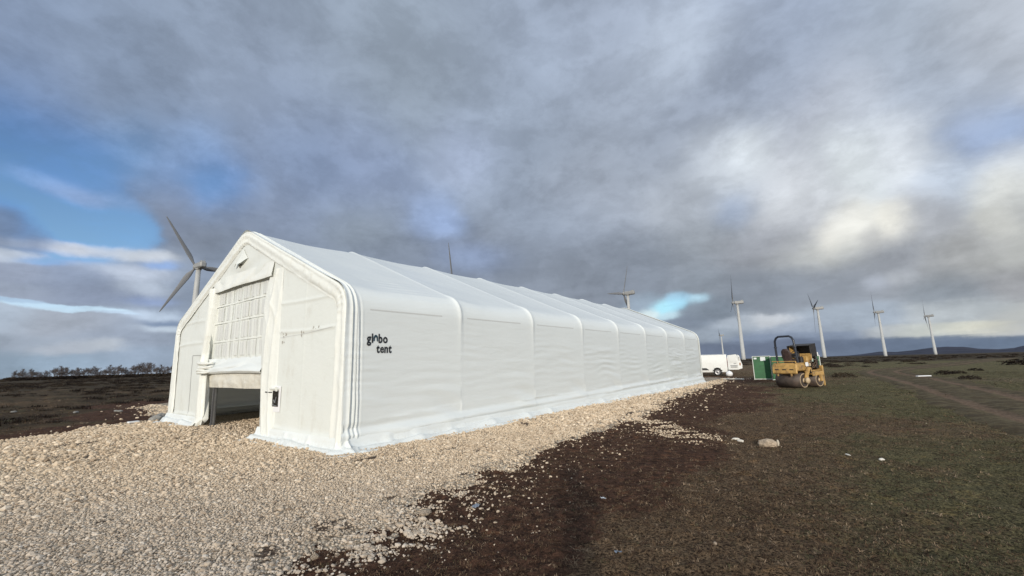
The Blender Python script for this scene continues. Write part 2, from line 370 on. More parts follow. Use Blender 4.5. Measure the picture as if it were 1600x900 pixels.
_pg = G(1545, 593); attr(gm, 'pale', np.exp(-(((GX - _pg[0]) * .62 + (GY - _pg[1]) * -.78) / 5.5) ** 2 - (((GX - _pg[0]) * .78 + (GY - _pg[1]) * .62) / 2.2) ** 2) + .5 * np.exp(-((track_d(GX, GY)) / 5.) ** 2) * sstep(fbm(GX * .2, GY * .2, seed=57), .2, .6))
attr(gm, 'heath', np.clip(sstep(R_, 60, 140) + sstep(-GX, 8, 15) * .75, 0, 1))

def ground_material():
    m = bpy.data.materials.new('ground'); m.use_nodes = True; t = m.node_tree; b = NB(t); p = t.nodes['Principled BSDF']
    P = b.n('ShaderNodeNewGeometry').outputs['Position']
    def at(nm):
        a = b.n('ShaderNodeAttribute', attribute_name=nm); return a.outputs['Fac']
    n1 = b.noise(P, 1.1, 8, .65); n2 = b.noise(P, 9, 8, .7); n3 = b.noise(P, 38, 8, .75); n4 = b.noise(P, .22, 6, .6)
    vor = b.n('ShaderNodeTexVoronoi'); b.l(P, vor.inputs['Vector']); vor.inputs['Scale'].default_value = 30
    dry = b.mix(b.ss(n3, .40, .60), (.020, .012, .008, 1), (.26, .175, .105, 1))
    dry = b.mix(b.m('MULTIPLY', b.ss(n2, .5, .7), .55), dry, (.10, .075, .043, 1))
    soil = b.mix(b.ss(b.m('ADD', b.m('MULTIPLY', n2, .5), b.m('MULTIPLY', n3, .5)), .4, .62), (.026, .014, .010, 1), (.150, .078, .050, 1))
    green = b.mix(b.ss(n3, .4, .6), (.026, .023, .012, 1), (.215, .185, .095, 1))
    heath = b.mix(b.ss(n2, .38, .62), (.026, .019, .013, 1), (.075, .054, .034, 1))
    c = b.mix(b.ss(b.m('ADD', at('green'), b.m('MULTIPLY', b.m('SUBTRACT', n1, .5), 1.1)), .25, .7), dry, green)
    c = b.mix(b.ss(b.m('ADD', at('heath'), b.m('MULTIPLY', b.m('SUBTRACT', n4, .5), 1.5)), .35, .9), c, b.mix(b.ss(n1, .5, .68), heath, (.075, .070, .034, 1)))
    c = b.mix(b.ss(b.m('ADD', at('soil'), b.m('MULTIPLY', b.m('SUBTRACT', n2, .5), 1.0)), .35, .65), c, soil)
    c = b.mix(b.m('MULTIPLY', b.ss(b.m('ADD', at('pale'), b.m('MULTIPLY', b.m('SUBTRACT', n1, .5), .9)), .3, .7), .8), c, (.17, .135, .085, 1))
    n5 = b.noise(P, 2.6, 7, .72)
    c = b.mix(b.m('MULTIPLY', b.ss(n5, .5, .62), .5), c, b.v('MULTIPLY', c, (.52, .48, .46)))
    c = b.mix(b.m('MULTIPLY', b.ss(n5, .46, .36), .5), c, b.v('MULTIPLY', c, (1.75, 1.5, 1.15)))
    c = b.mix(b.m('MULTIPLY', b.ss(n4, .5, .7), .35), c, b.v('MULTIPLY', c, (.55, .52, .5)))
    b.l(c, p.inputs['Base Color']); p.inputs['Roughness'].default_value = 1; p.inputs['Specular IOR Level'].default_value = .1
    bn = b.n('ShaderNodeBump'); bn.inputs['Distance'].default_value = .09; bn.inputs['Strength'].default_value = 1
    b.l(b.m('ADD', b.m('MULTIPLY', n2, .6), b.m('MULTIPLY', n3, .45)), bn.inputs['Height']); b.l(bn.outputs[0], p.inputs['Normal'])
    return m
M_ground = ground_material()
tag(link('ground', gm, M_ground), kind='structure')

# gravel pad
TC = np.array([-3.226, 8.195]); TYAW = .651
TXA = np.array([math.cos(TYAW), -math.sin(TYAW)]); TYA = np.array([math.sin(TYAW), math.cos(TYAW)])
def tent_local(x, y):
    return (x - TC[0]) * TXA[0] + (y - TC[1]) * TXA[1], (x - TC[0]) * TYA[0] + (y - TC[1]) * TYA[1]
def bare_mask(x, y, s):
    # thin patches and scuffs where the dark soil shows through the gravel
    ez = sstep(-s, 0, 4); lx, ly = tent_local(x, y)
    fine = fbm(x * 4, y * 4, seed=95, oct=2); c = fbm(x * 1.3, y * 1.3, seed=91, oct=4, gain=.65) + .45 * fine
    a = c - (-1.22 + .16 * (1 - ez))
    b = fbm(lx * 3.6, ly * 1.5, seed=97, oct=4) + .35 * fine - (-1.06 + .10 * (1 - ez))
    d = fbm(lx * 8.5, ly * 4.5, seed=98, oct=2) - (-.90 + .10 * (1 - ez))
    return np.minimum(np.minimum(a, b), d)
def gravel_material():
    m = bpy.data.materials.new('gravel'); m.use_nodes = True; t = m.node_tree; b = NB(t); p = t.nodes['Principled BSDF']
    P = b.n('ShaderNodeNewGeometry').outputs['Position']
    Pw = b.v('ADD', P, b.v('SCALE', b.noise(P, 20, 3, .6, 0, 'Color'), sc=.03))
    vo = b.n('ShaderNodeTexVoronoi'); b.l(Pw, vo.inputs['Vector']); vo.inputs['Scale'].default_value = 30
    sp = b.n('ShaderNodeSeparateColor'); b.l(vo.outputs['Color'], sp.inputs[0])
    c = b.ramp(sp.outputs[0], [(0, (.24, .19, .14)), (.2, (.42, .35, .265)), (.6, (.55, .46, .35)), (.9, (.65, .56, .44)), (1, (.72, .65, .54))])
    n = b.noise(P, .8, 7, .7); n2 = b.noise(P, 3.0, 6, .7)
    c = b.mix(b.m('MULTIPLY', b.ss(n, .42, .66), .35), c, b.v('MULTIPLY', c, (.62, .58, .55)))
    dk = b.ss(b.m('ADD', b.m('MULTIPLY', n2, .6), b.m('MULTIPLY', n, .4)), .58, .62)
    c = b.mix(b.m('MULTIPLY', dk, .3), c, (.12, .085, .06, 1))
    ba = b.n('ShaderNodeAttribute', attribute_name='bare').outputs['Fac']
    c = b.mix(b.m('MULTIPLY', ba, .92), c, b.mix(b.noise(P, 30, 5, .7), (.030, .017, .011, 1), (.13, .078, .052, 1)))
    c = b.mix(b.ss(vo.outputs['Distance'], .35, .62), c, b.v('MULTIPLY', c, (.45, .42, .4)))
    b.l(c, p.inputs['Base Color']); p.inputs['Roughness'].default_value = .95; p.inputs['Specular IOR Level'].default_value = .2
    bn = b.n('ShaderNodeBump'); bn.inputs['Distance'].default_value = .02; bn.invert = True
    b.l(vo.outputs['Distance'], bn.inputs['Height']); b.l(bn.outputs[0], p.inputs['Normal'])
    return m
M_gravel = gravel_material()
def pad_h(x, y, s=None):
    if s is None: s = pad_sd(x, y)
    return .035 * sstep(-s, -.12, .35) - .03 * sstep(s, -.1, .3) + .012 * fbm(x * 1.6, y * 1.6, seed=61, oct=4) + .03 * sstep(-s, .3, 3)
xs = np.concatenate([np.arange(-26, -14, .35), np.arange(-14, 8, .065), np.arange(8, 20, .16)]); ys = np.concatenate([np.arange(-9, 1.5, .4), np.arange(1.5, 16, .065), np.arange(16, 42, .18)])
PX, PY = np.meshgrid(xs, ys, indexing='ij'); ps = pad_sd(PX, PY); PZ = pad_h(PX, PY, ps)
fk = (ps < .45); fk = fk[:-1, :-1] | fk[1:, :-1] | fk[:-1, 1:] | fk[1:, 1:]
V = np.stack([PX, PY, PZ], -1).reshape(-1, 3); F = grid_faces(len(xs), len(ys), fk)
used = np.unique(F); remap = np.zeros(len(V), int); remap[used] = np.arange(len(used))
pm_ = mesh_np('gravel_pad', V[used], remap[F], True); attr(pm_, 'bare', sstep(-bare_mask(PX, PY, ps), -.08, .06).ravel()[used]); pad = link('gravel_pad', pm_, M_gravel); tag(pad, kind='structure')

# dirt track
pts = np.array(TRACK); seg = np.gradient(pts, axis=0); seg /= np.linalg.norm(seg, axis=1)[:, None]; nrm = np.stack([-seg[:, 1], seg[:, 0]], 1)
N_ = 900; tt = np.linspace(0, len(pts) - 1, N_); ii = np.clip(tt.astype(int), 0, len(pts) - 2); fr = (tt - ii)[:, None]
cp = pts[ii] * (1 - fr) + pts[ii + 1] * fr; cn = nrm[ii] * (1 - fr) + nrm[ii + 1] * fr
off = np.linspace(-2.1, 2.1, 34)
TX = cp[:, None, 0] + cn[:, None, 0] * off; TY = cp[:, None, 1] + cn[:, None, 1] * off
edge = np.abs(off)[None, :] + .35 * fbm(TX * .8, TY * .8, seed=71, oct=3)
rut = np.exp(-((np.abs(off)[None, :] - .85) / .28) ** 2)
TZ = base_h(TX, TY) + .03 - .05 * rut - .10 * sstep(edge, 1.45, 1.95) + .015 * fbm(TX * 2, TY * 2, seed=73)
tm = grid_mesh('dirt_track', np.stack([TX, TY, TZ], -1)); attr(tm, 'rut', rut + 0 * TX)
def track_material():
    m = bpy.data.materials.new('track'); m.use_nodes = True; t = m.node_tree; b = NB(t); p = t.nodes['Principled BSDF']
    P = b.n('ShaderNodeNewGeometry').outputs['Position']; a = b.n('ShaderNodeAttribute', attribute_name='rut').outputs['Fac']
    n = b.noise(P, 2.5, 7, .7); n2 = b.noise(P, 14, 6, .7)
    c = b.mix(b.ss(n, .4, .62), (.070, .053, .033, 1), (.122, .098, .058, 1))
    r = b.mix(b.ss(n2, .35, .65), (.105, .068, .046, 1), (.185, .130, .090, 1))
    c = b.mix(b.ss(b.m('ADD', a, b.m('MULTIPLY', b.m('SUBTRACT', n, .5), 1.8)), .3, .9), c, r)
    b.l(c, p.inputs['Base Color']); p.inputs['Roughness'].default_value = 1; p.inputs['Specular IOR Level'].default_value = .1
    bn = b.n('ShaderNodeBump'); bn.inputs['Distance'].default_value = .03; b.l(n2, bn.inputs['Height']); b.l(bn.outputs[0], p.inputs['Normal'])
    return m
tag(link('dirt_track', tm, track_material()), kind='structure')

# distant hills
def hills():
    prof = [(1250,560),(1290,557),(1325,555.5),(1345,553.5),(1375,549.5),(1400,550),(1430,547),(1455,543.5),(1480,541.5),(1505,542),(1530,545),(1560,545.5),(1585,543.5),(1610,538),(1660,534),(1720,538),(1800,544)]
    M_h = mat('hazed hill heather', (.052, .056, .078), 1, spec=.05, var=.3, vscale=.004)  # blue of the distance haze is mixed into the heather colour
    px = np.linspace(1250, 1800, 200); py = np.interp(px, [p[0] for p in prof], [p[1] for p in prof]) 
    D_ = 4200; rows = []
    for x_, y_ in zip(px, py):
        r = ray(x_, y_); hl = math.hypot(r[0], r[1]); ux, uy = r[0] / hl, r[1] / hl
        top = CAM_H + r[2] / hl * D_; row = []
        for k in range(14):
            q = k / 13; prof_h = math.sin(q * math.pi * .5) if q < 1 else 1
            row.append((ux * (D_ - 1500 * (1 - q)), uy * (D_ - 1500 * (1 - q)), -25 + (top + 25) * (q * q * (3 - 2 * q))))
        for k in range(1, 5): row.append((ux * (D_ + 400 * k), uy * (D_ + 400 * k), top - (top + 25) * (k / 4)))
        rows.append(row)
    P = np.array(rows); P[..., 2] += 4 * fbm(P[..., 0] * .004, P[..., 1] * .004, seed=81) * np.clip(P[..., 2] / 20, 0, 1)
    tag(link('hills', grid_mesh('hills', P), M_h), kind='structure')
hills()

# ------------------------------------------------------------------ scatter (gravel stones, grass litter, heather): stuff
def scatter(name, pts, rot, scale, idx, protos, label, cat):
    me = bpy.data.meshes.new(name); me.vertices.add(len(pts)); me.vertices.foreach_set('co', np.asarray(pts, np.float32).ravel())
    a = me.attributes.new('srot', 'FLOAT_VECTOR', 'POINT'); a.data.foreach_set('vector', np.asarray(rot, np.float32).ravel())
    a = me.attributes.new('sscale', 'FLOAT_VECTOR', 'POINT'); a.data.foreach_set('vector', np.asarray(scale, np.float32).ravel())
    a = me.attributes.new('sidx', 'INT', 'POINT'); a.data.foreach_set('value', np.asarray(idx, np.int32).ravel())
    me.update()
    pc = bpy.data.collections.new(name + '_shapes')
    for i, (pm) in enumerate(protos):
        po = bpy.data.objects.new('%s_shape_%02d' % (name, i), pm); pc.objects.link(po)
    o = link(name, me); tag(o, label, cat, kind='stuff')
    ng = bpy.data.node_groups.new(name, 'GeometryNodeTree')
    ng.interface.new_socket('Geometry', in_out='INPUT', socket_type='NodeSocketGeometry'); ng.interface.new_socket('Geometry', in_out='OUTPUT', socket_type='NodeSocketGeometry')
    N = ng.nodes; L = ng.links; gi = N.new('NodeGroupInput'); go = N.new('NodeGroupOutput')
    ci = N.new('GeometryNodeCollectionInfo'); ci.inputs[0].default_value = pc; ci.inputs[1].default_value = True; ci.inputs[2].default_value = True
    ip = N.new('GeometryNodeInstanceOnPoints'); ip.inputs['Pick Instance'].default_value = True
    def na(nm, ty):
        n = N.new('GeometryNodeInputNamedAttribute'); n.data_type = ty; n.inputs[0].default_value = nm; return n.outputs[0]
    L.new(gi.outputs[0], ip.inputs['Points']); L.new(ci.outputs[0], ip.inputs['Instance']); L.new(na('sidx', 'INT'), ip.inputs['Instance Index'])
    er = N.new('FunctionNodeEulerToRotation'); L.new(na('srot', 'FLOAT_VECTOR'), er.inputs[0]); L.new(er.outputs[0], ip.inputs['Rotation'])
    L.new(na('sscale', 'FLOAT_VECTOR'), ip.inputs['Scale']); L.new(ip.outputs[0], go.inputs[0])
    md = o.modifiers.new('scatter', 'NODES'); md.node_group = ng
    return o
def in_view(x, y, marg=2.5):      # the part of the ground that the photograph or a camera a step aside could see
    az = np.degrees(np.arctan2(x, y + marg))
    return (np.abs(az) < 56) & (y > 1.0)
def jgrid(x0, x1, y0, y1, sp):
    X, Y = np.meshgrid(np.arange(x0, x1, sp), np.arange(y0, y1, sp), indexing='ij'); X = X.ravel(); Y = Y.ravel()
    return X + (rng.random(len(X)) - .5) * sp * 1.1, Y + (rng.random(len(X)) - .5) * sp * 1.1

def rock_mesh(name, seed, flat=.7, sub=1, jit=.22, m=None):
    import bmesh
    bm = bmesh.new(); bmesh.ops.create_icosphere(bm, subdivisions=sub, radius=1.0); r = random.Random(seed)
    ph = [r.uniform(0, 9) for _ in range(3)]
    for v in bm.verts:
        k = 1 + r.uniform(-jit, jit) + .15 * math.sin(v.co.x * 2 + ph[0]) * math.cos(v.co.y * 2.3 + ph[1]); v.co *= k; v.co.z *= flat
    me = bpy.data.meshes.new(name); bm.to_mesh(me); bm.free()
    if m: me.materials.append(m)
    return me
def stone_material():
    m = bpy.data.materials.new('stone'); m.use_nodes = True; t = m.node_tree; b = NB(t); p = t.nodes['Principled BSDF']
    oi = b.n('ShaderNodeObjectInfo').outputs['Random']; P = b.n('ShaderNodeNewGeometry').outputs['Position']
    c = b.ramp(oi, [(0, (.22, .17, .13)), (.12, (.41, .345, .275)), (.5, (.52, .445, .36)), (.85, (.61, .53, .44)), (1, (.72, .66, .58))])
    n = b.noise(P, .8, 7, .7)
    c = b.mix(b.m('MULTIPLY', b.ss(n, .42, .66), .35), c, b.v('MULTIPLY', c, (.64, .6, .57)))
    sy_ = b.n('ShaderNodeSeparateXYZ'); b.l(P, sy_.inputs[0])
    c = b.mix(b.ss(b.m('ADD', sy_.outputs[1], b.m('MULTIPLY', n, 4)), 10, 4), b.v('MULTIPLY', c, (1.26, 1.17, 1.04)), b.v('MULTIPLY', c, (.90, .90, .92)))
    c = b.mix(b.m('MULTIPLY', b.noise(P, 70, 4, .6), .22), c, (.25, .2, .15, 1))
    b.l(c, p.inputs['Base Color']); p.inputs['Roughness'].default_value = .9; p.inputs['Specular IOR Level'].default_value = .25
    return m
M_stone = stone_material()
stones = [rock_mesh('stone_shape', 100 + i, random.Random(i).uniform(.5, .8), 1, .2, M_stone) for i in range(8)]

sx, sy, ssz = [], [], []
for (r0, r1, sp, size) in ((0, 4.5, .0165, .0070), (4.5, 7.5, .0215, .0088), (7.5, 11, .031, .0125), (11, 18, .054, .021), (18, 42, .10, .032)):
    X, Y = jgrid(-22, 20, 1.2, min(r1, 42), sp)
    r = np.hypot(X, Y); k = (r >= r0) & (r < r1) & in_view(X, Y, 1.5); X = X[k]; Y = Y[k]
    lx, ly = tent_local(X, Y); k = ~((lx < .15) & (lx > -10.3) & (ly > .1) & ~((lx < -3) & (lx > -7.6) & (ly < 5))) & ~((lx < -10) & (ly > 2)); X = X[k]; Y = Y[k]
    s = sd_poly(X, Y, pad_poly); k = s < 1.6; X = X[k]; Y = Y[k]
    s = pad_sd(X, Y)
    # ragged edge, thin patches, stray stones on the soil
    clump = fbm(X * 1.3, Y * 1.3, seed=91, oct=4, gain=.65); fine = fbm(X * 4, Y * 4, seed=95, oct=2)
    prob = 1 - sstep(s, -.5, .12) * .62
    prob = np.where(s > .1, .10 * np.exp(-(s - .1) / .5) , prob)
    edgez = sstep(-s, 0, 4)
    bare = bare_mask(X, Y, s) < 0
    prob = np.where(bare, prob * .06, prob)
    k = rng.random(len(X)) < prob; sx.append(X[k]); sy.append(Y[k]); ssz.append(np.full(k.sum(), size))
# spill of pale stones running out over the soil
for (a, b_, n_, spr) in ((G(1000,655), G(1118,688), 1300, .2), (G(1020,672), G(1095,692), 500, .2), (G(420,880), G(700,800), 2600, .28), (G(560,862), G(640,835), 400, .12), (G(620,848), G(690,815), 500, .14)):
    t = rng.random(n_) ** 1.3; X = a[0] + (b_[0] - a[0]) * t + rng.normal(0, spr, n_); Y = a[1] + (b_[1] - a[1]) * t + rng.normal(0, spr, n_)
    k = fbm(X * 3, Y * 3, seed=99) > -.2; sx.append(X[k]); sy.append(Y[k]); ssz.append(np.full(k.sum(), .012))
X, Y = jgrid(-3, 22, 1.6, 26, .55); s = sd_poly(X, Y, pad_poly); k = (s > .4) & (rng.random(len(X)) < .25 * np.exp(-s / 4)) & in_view(X, Y); sx.append(X[k]); sy.append(Y[k]); ssz.append(np.full(k.sum(), .010))
sx = np.concatenate(sx); sy = np.concatenate(sy); ssz = np.concatenate(ssz); ssz = ssz * np.exp(rng.normal(0, .40, len(ssz)))
ssz = np.minimum(ssz, .055); big = rng.random(len(ssz)) < .003; ssz[big] *= 1.3
zg = np.maximum(ground_h(sx, sy), pad_h(sx, sy)) + ssz * .1 + rng.random(len(sx)) * ssz * .3
n = len(sx); print('stones', n)
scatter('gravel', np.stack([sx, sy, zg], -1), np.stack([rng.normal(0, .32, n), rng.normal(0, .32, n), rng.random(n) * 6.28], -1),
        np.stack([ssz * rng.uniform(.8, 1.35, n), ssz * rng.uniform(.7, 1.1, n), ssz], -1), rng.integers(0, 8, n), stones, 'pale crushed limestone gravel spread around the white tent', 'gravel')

def tuft(name, seed, nb, h, spread, wd, m, lean=.9):
    r = random.Random(seed); V = []; F = []
    for i in range(nb):
        a = r.uniform(0, 6.283); ro = r.uniform(0, spread); x, y = math.cos(a) * ro, math.sin(a) * ro
        b = r.uniform(0, 6.283); l = r.uniform(.2, lean); hh = h * r.uniform(.5, 1.1); wv = wd * r.uniform(.6, 1.3)
        dx, dy = math.cos(b), math.sin(b); px, py = -dy * wv, dx * wv
        k = len(V)
        V += [(x - px, y - py, -.1 * h), (x + px, y + py, -.1 * h), (x + dx * hh * l * .45 + px * .7, y + dy * hh * l * .45 + py * .7, hh * (1 - l * .25) * .6), (x + dx * hh * l * .45 - px * .7, y + dy * hh * l * .45 - py * .7, hh * (1 - l * .25) * .6), (x + dx * hh * l, y + dy * hh * l, hh * (1 - l * .55))]
        F += [(k, k + 1, k + 2, k + 3), (k + 3, k + 2, k + 4)]
    me = bpy.data.meshes.new(name); me.from_pydata(V, [], F); me.update(); me.materials.append(m); return me
def blade_mat(name, stops):
    m = bpy.data.materials.new(name); m.use_nodes = True; t = m.node_tree; b = NB(t); p = t.nodes['Principled BSDF']
    c = b.ramp(b.n('ShaderNodeObjectInfo').outputs['Random'], stops)
    b.l(c, p.inputs['Base Color']); p.inputs['Roughness'].default_value = .85; p.inputs['Specular IOR Level'].default_value = .15; return m
M_dry = blade_mat('dry grass', [(0, (.03, .017, .012)), (.45, (.075, .045, .028)), (.85, (.17, .115, .07)), (1, (.34, .25, .17))])
M_grn = blade_mat('green grass', [(0, (.032, .028, .016)), (.5, (.065, .060, .030)), (.85, (.12, .105, .055)), (1, (.22, .18, .11))])
M_hea = blade_mat('heather', [(0, (.014, .010, .008)), (.6, (.032, .022, .016)), (1, (.06, .045, .03))])
dry = [tuft('dry_shape', 200 + i, 10, .034, .07, .0030, M_dry, 2.6) for i in range(5)]
grn = [tuft('green_shape', 220 + i, 11, .030, .06, .0028, M_grn, 2.2) for i in range(5)]
hea = [tuft('heather_shape', 240 + i, 90, .30, .34, .010, M_hea, .9) for i in range(5)]
tx, ty, tk, ts = [], [], [], []
for (r0, r1, sp, sc) in ((0, 6, .040, .75), (6, 11, .062, 1.0), (11, 20, .115, 1.5), (20, 48, .26, 2.6)):
    X, Y = jgrid(-30 if r0 > 10 else -12, 42, 1.2, r1, sp); r = np.hypot(X, Y); k = (r >= r0) & (r < r1) & in_view(X, Y, 1.5); X = X[k]; Y = Y[k]
    s = pad_sd(X, Y); sl_ = soil_mask(X, Y); gr = green_mask(X, Y)
    lx, ly = tent_local(X, Y)
    p = np.where(s > .1, 1 - .45 * sl_, 0) * np.where(np.abs(track_d(X, Y) - .85) > .3, .9, .3) * ~((lx > -10.2) & (lx < .3) & (ly > -.2) & (ly < 25.5))
    p = p * (.75 + .5 * fbm(X * 1.1, Y * 1.1, seed=111, oct=3)).clip(.15, 1)
    p = np.where(X < -8, p * .6, p)
    k = rng.random(len(X)) < p; X = X[k]; Y = Y[k]; gr = gr[k]
    tx.append(X); ty.append(Y); tk.append(rng.random(len(X)) < gr * .95 + .04); ts.append(np.full(len(X), sc))
tx = np.concatenate(tx); ty = np.concatenate(ty); tk = np.concatenate(tk); ts = np.concatenate(ts) * rng.uniform(.6, 1.35, len(tx)); tz = ground_h(tx, ty)
print('tufts', len(tx))
for nm, kk, pr, lb in (('dry_grass', ~tk, dry, 'short dead brown grass and stalks on the dark soil'), ('green_grass', tk, grn, 'short grazed green grass mixed with brown stalks')):
    n = kk.sum(); z1 = ts[kk]
    scatter(nm, np.stack([tx[kk], ty[kk], tz[kk]], -1), np.stack([rng.normal(0, .2, n), rng.normal(0, .2, n), rng.random(n) * 6.28], -1), np.stack([z1, z1, z1 ** .45 * rng.uniform(.6, 1.1, n)], -1), rng.integers(0, 5, n), pr, lb, 'grass')
# heather: tussocks in the left field and the dark band towards the horizon
hx, hy, hs = [], [], []
X, Y = jgrid(-120, -4, 10, 130, .85); r = np.hypot(X, Y)
lx, ly = tent_local(X, Y)
k = in_view(X, Y) & (pad_sd(X, Y) > 2.2) & (lx < -11) & (fbm(X * .28, Y * .28, seed=121, oct=4) > .05) & (rng.random(len(X)) < np.clip(28 / r, .25, .9))
hx.append(X[k]); hy.append(Y[k]); hs.append(rng.uniform(.35, .95, k.sum()) * (1 + r[k] / 120))
for (a0, b0, sp, pr_, sc) in ((66, 130, 1.3, .45, 1.3), (130, 420, 3.0, .5, 1.9)):
    X, Y = jgrid(-300, 420, 20, 420, sp); r = np.hypot(X, Y); k = (r > a0) & (r < b0) & (np.abs(np.degrees(np.arctan2(X, Y))) < 54) & (fbm(X * .06, Y * .06, seed=125, oct=4) > .02) & (track_d(X, Y) > 3) & (rng.random(len(X)) < pr_)
    k &= ~((X < 18) & (X > -30) & (r < 110)) 
    hx.append(X[k]); hy.append(Y[k]); hs.append(rng.uniform(.6, 1.3, k.sum()) * sc)
hx = np.concatenate(hx); hy = np.concatenate(hy); hs = np.concatenate(hs); n = len(hx); print('heather', n)
scatter('heather', np.stack([hx, hy, ground_h(hx, hy) - .03], -1), np.stack([0 * hx, 0 * hx, rng.random(n) * 6.28], -1), np.stack([hs * 1.3, hs * 1.1, hs * rng.uniform(.5, .9, n)], -1), rng.integers(0, 5, n), hea, 'low dark heather tussocks across the moor', 'heather')

# shrubs that stand out on the right
M_tw = mat('twigs', (.035, .022, .018), 1, spec=.1, var=.4)
def shrub_mesh(seed, m=None):
    r = random.Random(seed); V = []; F = []
    for i in range(260):
        a = r.uniform(0, 6.283); el = math.asin(r.uniform(.05, 1)); rr = r.uniform(.35, 1) ** .5
        c = Vector((math.cos(a) * math.cos(el), math.sin(a) * math.cos(el), math.sin(el) * .62)) * rr
        u = Vector((r.gauss(0, 1), r.gauss(0, 1), r.gauss(0, 1))).normalized() * .13; v = Vector((r.gauss(0, 1), r.gauss(0, 1), r.gauss(0, 1))).normalized() * .05
        k = len(V); V += [c - u, c + v, c + u, c - v]; F.append((k, k + 1, k + 2, k + 3))
    me = bpy.data.meshes.new('foliage'); me.from_pydata([tuple(v) for v in V], [], F); me.update(); me.materials.append(m or M_hea); return me
def stems_mesh(seed):
    r = random.Random(seed); mb = MB()
    for i in range(9):
        a = r.uniform(0, 6.28); mb.tube([(0, 0, -.05), (math.cos(a) * .3, math.sin(a) * .3, .25), (math.cos(a) * .7, math.sin(a) * .7, .45)], [.03, .02, .008], 4)
    me = mb.mesh('stem'); me.materials.append(M_tw); return me
fol = [shrub_mesh(i) for i in range(3)]; stm = [stems_mesh(i) for i in range(3)]
SHR = [((1477,585), .62, 'darkest and widest heather bush beyond the white plank'), ((1497,584), .5, 'dark heather bush just right of the widest one beyond the plank'),
       ((1515,593), .5, 'reddish brown heather bush on the pale dry patch beyond the track'), ((1524,579), .5, 'small dark heather bush at the back edge of the pale patch'),
       ((1598,570), 1.5, 'big dark heather bush cut by the right edge of the picture'), ((1318,590), .8, 'low dark heather bush on the grass right of the road roller'),
       ((1360,568), 1.0, 'dark heather bush below the third turbine from the right'), ((1305,574), .5, 'tiny dark heather bush on the green slope behind the roller'), ((1420,566), 1.1, 'flat dark heather bush in the meadow below the right pair of turbines')]
for i, ((px, py), sc, lb) in enumerate(SHR):
    x, y = G(px, py); e = empty('heather_shrub', (x, y, float(base_h(x, y))), random.uniform(0, 6)); e.scale = (sc, sc, sc * .7)
    tag(e, lb, 'shrub', 'heather bushes on the right meadow'); link('foliage', fol[i % 3], None, e); link('stem', stm[i % 3], None, e)

# ------------------------------------------------------------------ TENT
def fabric(name, color, bump=.004, transl=.10, dirt=None, damt=.3, dscale=2.5, rough=.42):
    m = bpy.data.materials.new(name); m.use_nodes = True; t = m.node_tree; b = NB(t); p = t.nodes['Principled BSDF']
    P = b.n('ShaderNodeTexCoord').outputs['Object']
    n = b.noise(P, .9, 5, .6); c = b.mix(n, tuple(v * .965 for v in color) + (1,), tuple(min(1, v * 1.02) for v in color) + (1,))
    if dirt:
        c = b.mix(b.m('MULTIPLY', b.ss(b.noise(b.v('MULTIPLY', P, (1, 1, .45)), dscale, 8, .7), .52, .74), damt), c, (*dirt, 1))
    sz_ = b.n('ShaderNodeSeparateXYZ'); b.l(P, sz_.inputs[0])
    spl = b.m('MULTIPLY', b.ss(b.m('ADD', sz_.outputs[2], b.m('MULTIPLY', b.noise(P, 3, 6, .7), .5)), .62, .2), b.ss(b.noise(P, 16, 5, .7), .45, .7))
    c = b.mix(b.m('MULTIPLY', spl, .35), c, (.46, .38, .29, 1))
    b.l(c, p.inputs['Base Color']); p.inputs['Roughness'].default_value = rough; p.inputs['Specular IOR Level'].default_value = .4
    bn = b.n('ShaderNodeBump'); bn.inputs['Distance'].default_value = bump; bn.inputs['Strength'].default_value = .8
    st = b.noise(b.v('MULTIPLY', P, (1, .35, 1.6)), 5, 4, .5, .4)
    b.l(b.m('ADD', st, b.m('MULTIPLY', b.noise(P, 60, 3, .5), .04)), bn.inputs['Height']); b.l(bn.outputs[0], p.inputs['Normal'])
    tr = b.n('ShaderNodeBsdfTranslucent'); tr.inputs[0].default_value = (.75, .70, .58, 1)
    ms = b.n('ShaderNodeMixShader'); ms.inputs[0].default_value = transl
    b.l(p.outputs[0], ms.inputs[1]); b.l(tr.outputs[0], ms.inputs[2]); b.l(ms.outputs[0], t.nodes['Material Output'].inputs[0])
    return m
WHT = (.82, .85, .84)
M_fab = fabric('white pvc', WHT, .010, rough=.30); M_gab = fabric('white pvc gable', (.80, .82, .78), .008, dirt=(.56, .53, .45), damt=.35)
M_flap = fabric('white pvc flap', (.82, .83, .785), .010, .06, dirt=(.55, .5, .38), damt=.3, dscale=5)
M_stain = fabric('stained pvc', (.74, .71, .63), .012, .08, dirt=(.45, .39, .29), damt=.55, dscale=4)
M_seam = mat('weld seam', (.62, .62, .60), .5); M_pane = fabric('translucent window', (.80, .815, .80), .006, .25)
M_steel = mat('galvanised steel', (.38, .39, .40), .45, .7, var=.15, vscale=9); M_black = mat('black plastic', (.018, .018, .02), .35)
tent = empty('storage_tent', (TC[0], TC[1], 0), -TYAW)
tag(tent, 'long white fabric storage tent standing on a pad of pale gravel', 'tent')
W_, HE, HR, BL, NB_ = 10.01, 3.10, 5.36, 3.1465, 8; LEN = BL * NB_
